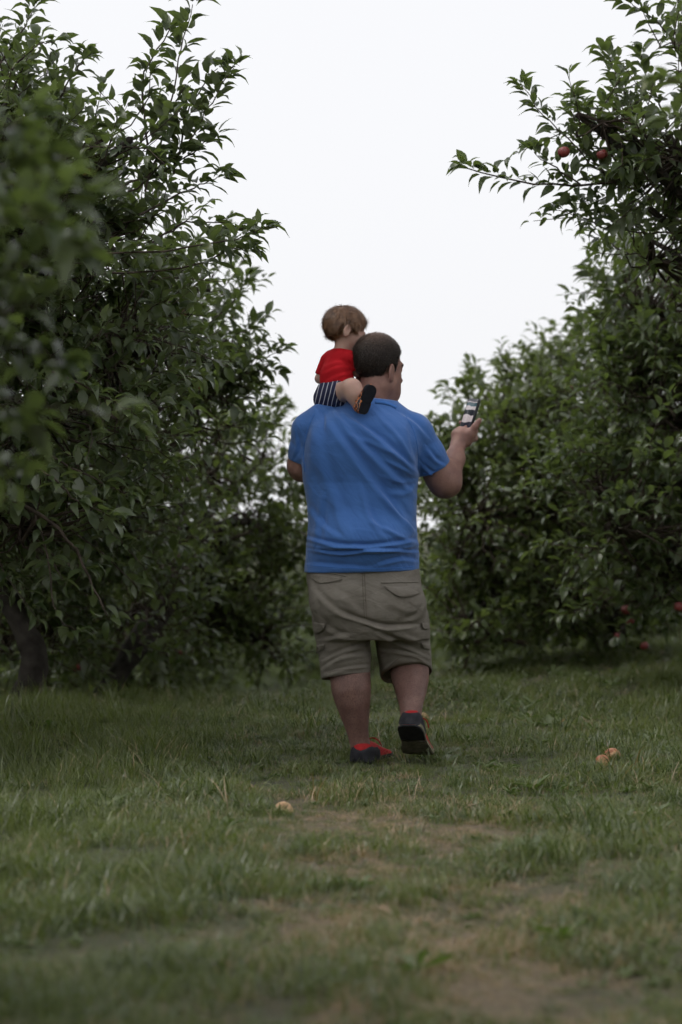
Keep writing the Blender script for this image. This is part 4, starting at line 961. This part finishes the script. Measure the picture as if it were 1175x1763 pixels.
# cargo shorts
M['khaki'] = noisy('khaki_twill', (0.165, 0.148, 0.124), (0.205, 0.186, 0.158), 16, 0.9, 0.2, 600, spec=.15)
creases(M['khaki'], (.30, -.45), ((7, 8, 26), (8, 8, 22)), .014, .45)
K = Field((-.28, MY - .25, .27), (.36, MY + .38, .80), .0042)
rows = ((970, 624, .02, 97, .160), (1000, 627, .015, 98, .165), (1030, 632, .01, 98.5, .172), (1060, 637, .01, 99, .172), (1085, 641, .015, 99, .165), (1100, 643, .02, 96, .150))
K.loft([(P3(0, py)[2], P3(cx, 0)[0], MY + cy, rp(a), b_) for py, cx, cy, a, b_ in rows], .02, 2.5)
def k_(a, b_, k=.02, op='u'): K.cone(P3(*a[:3]), rp(a[3], a[2]), P3(*b_[:3]), rp(b_[3], b_[2]), k, op)
k_((588, 1070, .0, 49), (595, 1130, .015, 44.5), .012); k_((595, 1130, .015, 44.5), (597, 1192, .02, 42), .01)
k_((690, 1070, .03, 49), (696, 1125, .07, 46), .012); k_((696, 1125, .07, 46), (702, 1180, .11, 45), .01)
K.ell(P3(588, 1035, -.085), (.115, .085, .085), .04); K.ell(P3(678, 1038, -.08), (.115, .085, .085), .04)
# gap between the legs
def wedge(X, Y, Z):
    zc = P3(0, 1102)[2]; xm = P3(643, 0)[0] + np.clip(zc - Z, 0, 1) * .06; w = np.clip(zc - Z, -.02, 1) * .10
    return np.maximum(np.abs(X - xm) - w, Z - zc)
K.add(wedge, P3(600, 1200) - (0, .3, 0), P3(700, 1095) + (0, .4, 0), .012, 's')
def hem(c, n_, xlo, xhi):
    c = np.array(c); n_ = np.array(n_, float); n_ /= np.linalg.norm(n_)
    K.add(lambda X, Y, Z: np.maximum(np.maximum(-((X - c[0]) * n_[0] + (Y - c[1]) * n_[1] + (Z - c[2]) * n_[2]), xlo - X), X - xhi), (xlo, MY - .25, .27), (xhi, MY + .38, .52), .003, 's')
hem(P3(600, 1161, -.08), (.10, -.16, -1), P3(500, 0)[0], P3(646, 0)[0]); hem(P3(706, 1140, -.03), (.12, -.42, -1), P3(646, 0)[0], P3(790, 0)[0])
k_((597, 1150, .02, 38.5), (598, 1230, .02, 39), .003, 's'); k_((698, 1128, .085, 41), (705, 1210, .13, 42), .003, 's')
V, Q = K.mesh()
FK = [([(530, 992), (550, 1025), (585, 1054), (629, 1070)], 9, 3.2, 's'), ([(586, 1055), (629, 1071), (667, 1080), (714, 1077)], 6.5, 8, 's'), ([(600, 1064), (640, 1082), (644, 1096)], 6, 6, 'v'), ([(560, 1135), (600, 1118), (640, 1108)], 6, 5, 's'), ([(556, 1150), (590, 1130), (636, 1125)], 6, 4.5, 's'), ([(650, 1090), (690, 1108), (735, 1130)], 6, 5, 's'), ([(660, 1084), (700, 1098), (738, 1112)], 6, 4.5, 'r'),
      ([(655, 1118), (690, 1122), (720, 1130), (738, 1142)], 5, 4.5, 's'), ([(546, 1060), (570, 1085), (600, 1098)], 8, 4, 's'), ([(555, 1100), (580, 1095), (610, 1092)], 7, 3.5, 's'), ([(540, 1000), (548, 1040), (552, 1070)], 7, 3, 'v'), ([(672, 1040), (700, 1052), (722, 1050)], 7, 3, 'r'), ([(690, 1070), (715, 1062), (728, 1045)], 7, 3, 's'), ([(562, 1160), (600, 1150), (636, 1146)], 5, 3, 's'), ([(664, 1150), (676, 1140), (690, 1132)], 4.5, 3.5, 's'), ([(570, 1010), (610, 1040), (625, 1060)], 12, 3, 's')]
FK = [(p_, w_ * .75, h_ * 1.35, k_2) for p_, w_, h_, k_2 in FK]
V = folds(V, Q, FK, base=.0018)
shorts = part('shorts', V, [Q], M['khaki'], man)
bvh_k = BVHTree.FromPolygons([Vector(v) for v in V], Q.tolist())
def flap(poly, name='pocket_flap', off=.005):
    """poly: top edge list and bottom edge list of pixel points"""
    top, bot = spline(np.array([(*p, 0) for p in poly[0]], float), 12)[:, :2], spline(np.array([(*p, 0) for p in poly[1]], float), 12)[:, :2]
    return drape(bvh_k, [list(map(tuple, top * (1 - s) + bot * s)) for s in np.linspace(0, 1, 5)], off, name, M['khaki'], shorts, .004)
flap([[(661, 1009), (690, 1010), (723, 1008)], [(664, 1011), (685, 1027), (705, 1028), (724, 1022)]], off=.007); strip(bvh_k, [(656, 1003), (690, 1002), (721, 1002)], 3.0, .003, 'pocket_welt', M['khaki'], shorts)
flap([[(530, 988), (560, 990), (590, 996)], [(534, 994), (551, 1005), (588, 999)]]); strip(bvh_k, [(535, 984), (565, 986), (597, 992)], 2.5, .0025, 'pocket_welt', M['khaki'], shorts)
flap([[(541, 1071), (550, 1073), (560, 1074)], [(543, 1092), (551, 1090), (558, 1084)]], off=.010); flap([[(545, 1112), (552, 1110), (558, 1110)], [(545, 1126), (551, 1122), (557, 1119)]], 'cargo_pocket', .009)
flap([[(726, 1072), (732, 1072), (738, 1074)], [(729, 1082), (735, 1084), (740, 1083)]], off=.012); flap([[(726, 1108), (733, 1108), (740, 1110)], [(729, 1116), (735, 1118), (741, 1119)]], 'cargo_pocket', .010)
M['khaki_seam'] = noisy('khaki_stitching', (0.11, 0.092, 0.072), (0.14, 0.12, 0.095), 30, 0.9)
for dx in (0, 4): strip(bvh_k, [(624 + dx, 985), (626 + dx, 1030), (628 + dx, 1064)], 1.0, .0012, 'seat_seam', M['khaki_seam'], shorts)
strip(bvh_k, [(566, 1158), (580, 1154), (605, 1152), (630, 1150)], 1.0, .0012, 'hem_stitching', M['khaki_seam'], shorts); strip(bvh_k, [(672, 1146), (690, 1132), (712, 1129), (730, 1133)], 1.0, .0012, 'hem_stitching', M['khaki_seam'], shorts)

# ------------------------------------------------------------------ shoes
def shoe_shape(L, wscale, hscale, n=26, m_=18):
    s = np.linspace(0, 1, n)
    hw = np.interp(s, [0, .03, .10, .25, .42, .62, .78, .90, .97, 1], [.018, .030, .037, .038, .036, .044, .048, .042, .028, .012]) * wscale
    ht = np.interp(s, [0, .03, .10, .22, .30, .42, .58, .75, .90, 1], [.070, .086, .090, .084, .090, .088, .066, .048, .038, .026]) * hscale
    cx = np.interp(s, [0, .5, .8, 1], [0, .003, .006, .010]) * wscale
    return s * L, cx, hw, ht
def build_shoe(parent, name, label, L, wsc, hsc, place, mats, bend=0.0, laces=True):
    y, cx, hw, ht = shoe_shape(L, wsc, hsc); n = len(y); k = 15; z0 = .017 * hsc
    root = empty(name, place(np.array([[0, 0, 0.]]))[0] - wloc(parent)); root.parent = parent
    if label: root['label'] = label
    def bendf(v):
        if not bend: return v
        v = v.copy(); y0, y1 = .62 * L, .78 * L; th = bend * sstep(y0, y1, v[:, 1]); yc = np.minimum(v[:, 1], (y0 + y1) / 2); dy = v[:, 1] - yc
        z = v[:, 2].copy(); v[:, 1] = yc + dy * np.cos(th) - z * np.sin(th); v[:, 2] = dy * np.sin(th) + z * np.cos(th); return v
    def put(nm, V_, F_, mt, par): return part(nm, place(bendf(np.asarray(V_, float))), F_, mt, par)
    def half(i0, i1, grow, zlo, zhi_frac, close):
        A = []; idx = range(i0, i1)
        for i in idx:
            a = np.linspace(-.12, math.pi + .12, k); X = np.cos(a); Zs = np.sin(a)
            x = cx[i] + (hw[i] + grow) * np.sign(X) * np.abs(X) ** .8; z = z0 + np.clip(Zs, -.1, 1) ** 1.0 * (ht[i] - z0 + grow) if True else 0
            z = z0 + np.sign(Zs) * np.abs(Zs) ** .75 * (ht[i] - z0 + grow); z = np.minimum(z, z0 + zhi_frac[i] * (ht[i] - z0) + grow)
            A.append(np.stack((x, np.full(k, y[i] - (grow if i == 0 else 0)), z), 1))
        A = np.array(A); ni = len(A); V_ = A.reshape(-1, 3); Q_ = [(i * k + j, (i + 1) * k + j, (i + 1) * k + j + 1, i * k + j + 1) for i in range(ni - 1) for j in range(k - 1)]
        T_ = []
        for i, fl in ((0, True), (ni - 1, False)):
            c = len(V_); V_ = np.concatenate((V_, A[i].mean(0)[None] + (0, (-.006 if fl else .006) * wsc * (1.6 if grow else 1), 0)))
            for j in range(k): t3 = (i * k + j, i * k + (j + 1) % k, c); T_.append(t3 if fl else t3[::-1])
        return V_, [np.array(Q_), np.array(T_)]
    one = np.ones(n)
    V_, F_ = half(0, n, 0, 0, one, True); up = put('upper', V_, F_, mats['upper'], root)
    hf = np.interp(np.arange(n), [0, 4, 8, 11], [.74, .74, .62, .35]); V_, F_ = half(0, 11, .0026, 0, hf, True); put('heel_counter', V_, F_, mats['heel'], root)
    # sole slabs
    def slab(i0, i1, grow, za, zb, nm, mt):
        ys, xs, ws = y[i0:i1], cx[i0:i1], hw[i0:i1] + grow; rim = np.concatenate((np.stack((xs - ws, ys), 1), np.stack((xs + ws, ys), 1)[::-1])); c = len(rim)
        V_ = np.concatenate((np.c_[rim, np.full(c, za)], np.c_[rim * .985 + rim.mean(0) * .015, np.full(c, zb)])); Q_ = [(j, (j + 1) % c, c + (j + 1) % c, c + j) for j in range(c)]
        h_ = c // 2; Q_ += [(j + 1, j, c - 1 - j, c - 2 - j) for j in range(h_ - 1)]; Q_ += [(c + j, c + j + 1, c + c - 2 - j, c + c - 1 - j) for j in range(h_ - 1)]
        o = put(nm, V_, [np.array(Q_)], mt, root); o.data.polygons.foreach_set('use_smooth', np.zeros(len(o.data.polygons), bool)); return o
    slab(0, n, .0035 * wsc, .006 * hsc, z0 + .004 * hsc, 'midsole', mats['mid']); hn = int(n * .40)
    slab(0, hn, .0015 * wsc, 0, .008 * hsc, 'heel_tread', mats['tread_heel']); slab(hn, n, .0005 * wsc, .001 * hsc, .007 * hsc, 'forefoot_tread', mats['tread_fore'])
    if laces:
        for i in range(4):
            yy = .42 * L + i * .030 * L / .28; zz = np.interp(yy, y, ht) + .003; ww = .018
            v, q, tt = tube([(-ww, yy, zz - .010), (0, yy + .004, zz + .003), (ww, yy, zz - .010)], [.0025] * 3, 5); put('lace', v, [q, tt], mats['upper'], root)
        for sg in (-1, 1):
            yy = .40 * L; zz = np.interp(yy, y, ht); v, q, tt = tube(spline([(0, yy, zz + .004), (sg * .022, yy - .01, zz + .014), (sg * .046, yy - .012, zz + .004), (sg * .055, yy + .004, zz - .018)], 9), [.0026] * 9, 5); put('lace', v, [q, tt], mats['upper'], root)
    return root
sm = dict(upper=M['shoe_red'], heel=M['shoe_dark'], mid=M['sole_pale'], tread_heel=M['rubber'], tread_fore=M['sole_olive'])
def placer(R, origin):
    R = np.array(R); return lambda v: v @ R.T + np.array(origin)
lh = P3(621, 1314, -.055); lh[2] = 0.006
Rl = Matrix.Rotation(math.radians(-14), 3, 'Z')
sm_l = dict(sm); sm_l['mid'] = M['shoe_dark']
build_shoe(man, 'shoe', 'red and dark grey shoe planted flat in the grass', .285, 1.28, .82, placer(Rl, lh), sm_l)
pt = math.radians(36)
Rr = Matrix.Rotation(math.radians(-11), 3, 'Z') @ Matrix.Rotation(-pt, 3, 'X')
heel = P3(704, 1250, -.17)
build_shoe(man, 'shoe', 'red and dark grey shoe with heel lifted, showing its black and olive sole', .285, 1.20, .95, placer(Rr, heel), sm, bend=math.radians(26))
for nm, a, b_, rr in (('sock', (621, 1287, -.002), (624, 1300, .02), 16.5), ('sock', (708.5, 1226, -.09), (712, 1246, -.08), 15.6)):
    v, q, tt = tube([P3(*a), P3(*b_)], [rp(rr), rp(rr)], 16); part(nm, v, [q, tt], M['sock'], man)

# ------------------------------------------------------------------ the phone
def rbox(cx, cy, w, h, t_, rad, n=6):
    out = []
    for sx, sy, a0 in ((1, 1, 0), (-1, 1, 90), (-1, -1, 180), (1, -1, 270)):
        for k in range(n): a = math.radians(a0 + 90 * k / (n - 1)); out.append((cx + sx * (w / 2 - rad) + rad * math.cos(a), cy + sy * (h / 2 - rad) + rad * math.sin(a)))
    o = np.array(out); c = len(o)
    lay = [(-t_ / 2, .985), (-t_ / 2 + .001, 1), (t_ / 2 - .001, 1), (t_ / 2, .985)]
    V_ = np.concatenate([np.c_[o * s, np.full(c, z)] for z, s in lay] + [np.array([(cx, cy, -t_ / 2), (cx, cy, t_ / 2)])])
    Q_ = [(i * c + j, i * c + (j + 1) % c, (i + 1) * c + (j + 1) % c, (i + 1) * c + j) for i in range(3) for j in range(c)]
    T_ = [((j + 1) % c, j, 4 * c) for j in range(c)] + [(3 * c + j, 3 * c + (j + 1) % c, 4 * c + 1) for j in range(c)]
    return V_, [np.array(Q_), np.array(T_)]
ph_c = (P3(803.5, 735, .185) + P3(819, 688, .20)) / 2
axis = nrm(P3(817.5, 688, .20) - P3(804, 732, .19)); wdir = np.array((math.cos(math.radians(57)), -math.sin(math.radians(57)), 0)); wdir = nrm(wdir - axis * (wdir @ axis)); nd = np.cross(wdir, axis)
PR = np.stack((wdir, axis, nd), 1); ph_c = (P3(810.7, 710, .225)) - axis * .020
phone = empty('smartphone', ph_c); tag(phone, 'black smartphone with lit screen held up in the raised hand', 'phone')
V_, F_ = rbox(0, 0, .074, .152, .0105, .010); part('case', V_ @ PR.T + ph_c, F_, noisy('phone_case', (.008, .010, .014), (.014, .016, .022), 30, .35, spec=.5), phone)
m, t, b = new_mat('phone_screen')
tc = N(t, 'ShaderNodeTexCoord'); sx = N(t, 'ShaderNodeSeparateXYZ'); nz = N(t, 'ShaderNodeTexNoise'); nz.inputs['Scale'].default_value = 28; nz.inputs['Detail'].default_value = 1
at_ = N(t, 'ShaderNodeAttribute'); at_.attribute_name = 'v'; t.links.new(tc.outputs['Object'], nz.inputs['Vector'])
ad = N(t, 'ShaderNodeMath', operation='MULTIPLY_ADD'); ad.inputs[1].default_value = .14; t.links.new(nz.outputs['Fac'], ad.inputs[0]); t.links.new(at_.outputs['Fac'], ad.inputs[2])
rm = N(t, 'ShaderNodeValToRGB'); rm.color_ramp.interpolation = 'LINEAR'
cr = rm.color_ramp; cr.elements[0].position = 0; cr.elements[0].color = (.01, .012, .02, 1); cr.elements[1].position = 1; cr.elements[1].color = (.02, .02, .03, 1)
for p, c in ((.42, (.02, .02, .03)), (.44, (.42, .36, .37)), (.62, (.46, .40, .41)), (.64, (.012, .014, .02)), (.76, (.014, .018, .024)), (.78, (.46, .41, .42)), (.86, (.46, .41, .42)), (.88, (.03, .075, .095)), (.96, (.02, .05, .06)), (.98, (.44, .38, .39))):
    e = cr.elements.new(p); e.color = (*c, 1)
t.links.new(ad.outputs[0], rm.inputs['Fac']); b.inputs['Base Color'].default_value = (.01, .01, .012, 1); b.inputs['Roughness'].default_value = .12
t.links.new(rm.outputs[0], b.inputs['Emission Color']); b.inputs['Emission Strength'].default_value = .9
V_, F_ = rbox(0, 0, .066, .143, .0012, .008); V_[:, 2] += .0058; scr = part('screen', V_ @ PR.T + ph_c, F_, m, phone); fattr(scr, 'v', V_[:, 1] / .143 + .5)
V_, F_ = rbox(0, 0, .010, .010, .002, .0045); part('camera_lens', (V_ + np.array((-.022, .058, -.0062))) @ PR.T + ph_c, F_, M['rubber'], phone)

# ------------------------------------------------------------------ the child
CY = .03
child = empty('person', P3(568, 697, CY)); tag(child, 'toddler in red t-shirt and striped navy shorts sitting on the man\'s left shoulder', 'person', 'people in the lane')
CB = Field((-.20, MY - .25, 1.28), (.20, MY + .30, 1.78), .0034)
def b_c(a, b_, k=.015, op='u'): CB.cone(P3(*a[:3]), rp(a[3], a[2]), P3(*b_[:3]), rp(b_[3], b_[2]), k, op)
b_c((572, 675, CY, 24), (583, 622, CY + .01, 20), .03); b_c((586, 618, CY, 13), (590, 590, CY + .005, 12.5), .02)
b_c((574, 680, CY - .03, 19), (606, 669, CY - .135, 16.5), .02); b_c((606, 669, CY - .135, 16), (611, 681, CY - .145, 15), .02); b_c((611, 681, CY - .145, 14.5), (618, 700, CY - .145, 9.5), .012); b_c((618, 700, CY - .145, 9), (628, 694, CY - .155, 8), .01)
b_c((574, 680, CY + .05, 19), (612, 672, CY + .14, 16), .02); b_c((612, 672, CY + .14, 15), (618, 710, CY + .17, 10), .012); b_c((618, 710, CY + .17, 9), (636, 716, CY + .18, 8), .01)
b_c((603, 620, CY - .028, 8.5), (614, 640, CY + .0, 8), .015); b_c((614, 640, CY + .0, 8.5), (640, 634, CY + .08, 6.5), .01); b_c((640, 634, CY + .08, 7), (652, 628, CY + .10, 6.5), .01)
b_c((562, 622, CY + .04, 9), (551, 652, CY + .06, 8), .015); b_c((551, 652, CY + .06, 8), (575, 660, CY + .13, 6.5), .01)
for k in range(4): b_c((648 + k, 620 + 4 * k, CY + .105, 2.6), (660 + k, 618 + 5 * k, CY + .10, 2.2), .003)
for k in range(4): b_c((575, 655 + 4 * k, CY + .13, 2.6), (585, 657 + 4 * k, CY + .15, 2.2), .003)
CH = P3(595, 568, CY + .02); CR = frame(math.radians(76), math.radians(12))
CS = 0.885
head(CB, CH, CR, CS, True)
V, Q = CB.mesh(); part('body', V, [Q], M['baby_skin'], child)
hair_cap(CH, CR, CS, ([-.12, -.085, -.06, -.03, -.008, .008, .02, .032, .05, .075, .1], [-.066, -.068, -.056, -.018, .016, .016, -.004, .012, .026, .040, .05]), .0060, M['hair_child'], child, True, 15000, .036, 5)
# red t-shirt
M['red_shirt'] = noisy('red_cotton', (0.44, 0.010, 0.016), (0.52, 0.014, 0.022), 20, 0.85, .15, 600, spec=.15)
R_ = Field((-.18, MY - .14, 1.34), (.12, MY + .20, 1.66), .0034)
def r_c(a, b_, k=.02, op='u'): R_.cone(P3(*a[:3]), rp(a[3], a[2]), P3(*b_[:3]), rp(b_[3], b_[2]), k, op)
r_c((576, 680, CY, 27), (582, 645, CY, 27), .03); r_c((582, 645, CY, 27), (587, 620, CY, 21), .03); r_c((569, 614, CY + .03, 11), (603, 614, CY - .02, 12), .03); r_c((603, 616, CY - .032, 14), (612, 634, CY - .01, 13), .012); r_c((563, 620, CY + .04, 11), (553, 643, CY + .055, 9.8), .012)
r_c((590, 602, CY, 11), (587, 612, CY, 14), .01)
R_.plane(P3(566, 667, CY - .08), (-.35, .1, -1), .004)
def rcut(a, b_, rad):
    a, b_ = P3(*a), P3(*b_); n_ = nrm(b_ - a)
    def f(X, Y, Z):
        h_ = (X - a[0]) * n_[0] + (Y - a[1]) * n_[1] + (Z - a[2]) * n_[2]; rr = np.sqrt((X - a[0] - h_ * n_[0]) ** 2 + (Y - a[1] - h_ * n_[1]) ** 2 + (Z - a[2] - h_ * n_[2]) ** 2)
        return np.maximum(np.maximum(-h_, h_ - .05), rr - rad)
    R_.add(f, a - .06, a + .06, .003, 's')
rcut((611.5, 633, CY - .012), (615, 643, CY), .032); rcut((552.5, 645, CY + .056), (550, 655, CY + .06), .028); R_.plane(P3(588, 600, CY), (.25, 0, 1), .004)
V, Q = R_.mesh(); V = folds(V, Q, [([(562, 655), (585, 645), (608, 640)], 4, 2.5, 's'), ([(560, 640), (585, 630), (604, 632)], 4, 2.5, 's'), ([(563, 628), (580, 622), (598, 626)], 4, 2, 's'), ([(598, 608), (600, 622), (608, 634)], 3, 2.0, 'v'), ([(566, 662), (590, 655), (612, 650)], 3, 2, 'r')], base=.0015)
part('shirt', V, [Q], M['red_shirt'], child)
# striped shorts
m, t, b = new_mat('navy_white_stripe'); M['stripe'] = m
tc = N(t, 'ShaderNodeTexCoord'); wv = N(t, 'ShaderNodeTexWave'); wv.wave_type = 'BANDS'; wv.bands_direction = 'X'; wv.inputs['Scale'].default_value = 19.5; wv.inputs['Distortion'].default_value = .6; wv.inputs['Detail'].default_value = 1
mp = N(t, 'ShaderNodeMapping'); mp.inputs['Rotation'].default_value = (0, math.radians(-14), math.radians(0)); t.links.new(tc.outputs['Object'], mp.inputs['Vector']); t.links.new(mp.outputs[0], wv.inputs['Vector'])
r1 = N(t, 'ShaderNodeValToRGB'); r1.color_ramp.elements[0].color = (.012, .015, .055, 1); r1.color_ramp.elements[1].color = (.48, .48, .54, 1); r1.color_ramp.elements[0].position = .88; r1.color_ramp.elements[1].position = .94
t.links.new(wv.outputs['Fac'], r1.inputs['Fac']); t.links.new(r1.outputs[0], b.inputs['Base Color']); b.inputs['Roughness'].default_value = .9
T_ = Field((-.16, MY - .16, 1.28), (.12, MY + .20, 1.56), .0034)
def t_c(a, b_, k=.02, op='u'): T_.cone(P3(*a[:3]), rp(a[3], a[2]), P3(*b_[:3]), rp(b_[3], b_[2]), k, op)
t_c((567, 687, CY, 27), (575, 664, CY, 25), .03); t_c((570, 684, CY - .02, 25), (592, 675, CY - .09, 22), .02); t_c((570, 684, CY + .05, 25), (596, 676, CY + .10, 22), .02)
def tcut(a, b_, rad):
    a, b_ = P3(*a), P3(*b_); n_ = nrm(b_ - a)
    def f(X, Y, Z):
        h_ = (X - a[0]) * n_[0] + (Y - a[1]) * n_[1] + (Z - a[2]) * n_[2]; rr = np.sqrt((X - a[0] - h_ * n_[0]) ** 2 + (Y - a[1] - h_ * n_[1]) ** 2 + (Z - a[2] - h_ * n_[2]) ** 2)
        return np.maximum(np.maximum(-h_, h_ - .08), rr - rad)
    T_.add(f, a - .1, a + .1, .003, 's')
tcut((589, 675, CY - .075), (606, 671, CY - .10), .07); T_.plane(P3(570, 655, CY), (-.3, 0, 1), .004)
V, Q = T_.mesh(); V = folds(V, Q, [([(560, 690), (570, 675), (580, 660)], 5, 1.5, 's')], base=.0012); part('shorts', V, [Q], M['stripe'], child)
# shoes
m, t, b = new_mat('navy_orange_print'); tc = N(t, 'ShaderNodeTexCoord'); vz = N(t, 'ShaderNodeTexVoronoi'); vz.inputs['Scale'].default_value = 75
t.links.new(tc.outputs['Object'], vz.inputs['Vector']); r1 = N(t, 'ShaderNodeValToRGB'); r1.color_ramp.interpolation = 'CONSTANT'; cr = r1.color_ramp; cr.elements[0].color = (.02, .02, .03, 1); cr.elements[1].position = .62; cr.elements[1].color = (.02, .02, .03, 1)
e = cr.elements.new(.40); e.color = (.62, .16, .02, 1); e = cr.elements.new(.55); e.color = (.40, .30, .24, 1)
t.links.new(vz.outputs['Distance'], r1.inputs['Fac']); t.links.new(r1.outputs[0], b.inputs['Base Color']); b.inputs['Roughness'].default_value = .8; M['baby_shoe'] = m
navy = noisy('navy_soft_sole', (.010, .011, .016), (.016, .017, .024), 50, .8, .2, 300)
cm = dict(upper=M['baby_shoe'], heel=M['baby_shoe'], mid=navy, tread_heel=navy, tread_fore=navy)
def shoe_frame(axis_, sole_n):
    y = nrm(np.array(axis_, float)); z = -nrm(np.array(sole_n, float)); z = nrm(z - y * (z @ y)); x = np.cross(y, z); return np.stack((x, y, z), 1)
Rc = shoe_frame(P3(643, 667, CY - .19) - P3(624, 713, CY - .175), (.66, -.74, -.10))
build_shoe(child, 'shoe', 'soft shoe with navy sole and orange printed upper', .112, .60, .58, placer(Rc, P3(624.5, 712, CY - .185)), cm, laces=False)
Rd = shoe_frame((.9, .35, .2), (.1, .3, -1))
build_shoe(child, 'shoe', None, .112, .60, .46, placer(Rd, P3(615, 720, CY + .165)), cm, laces=False)
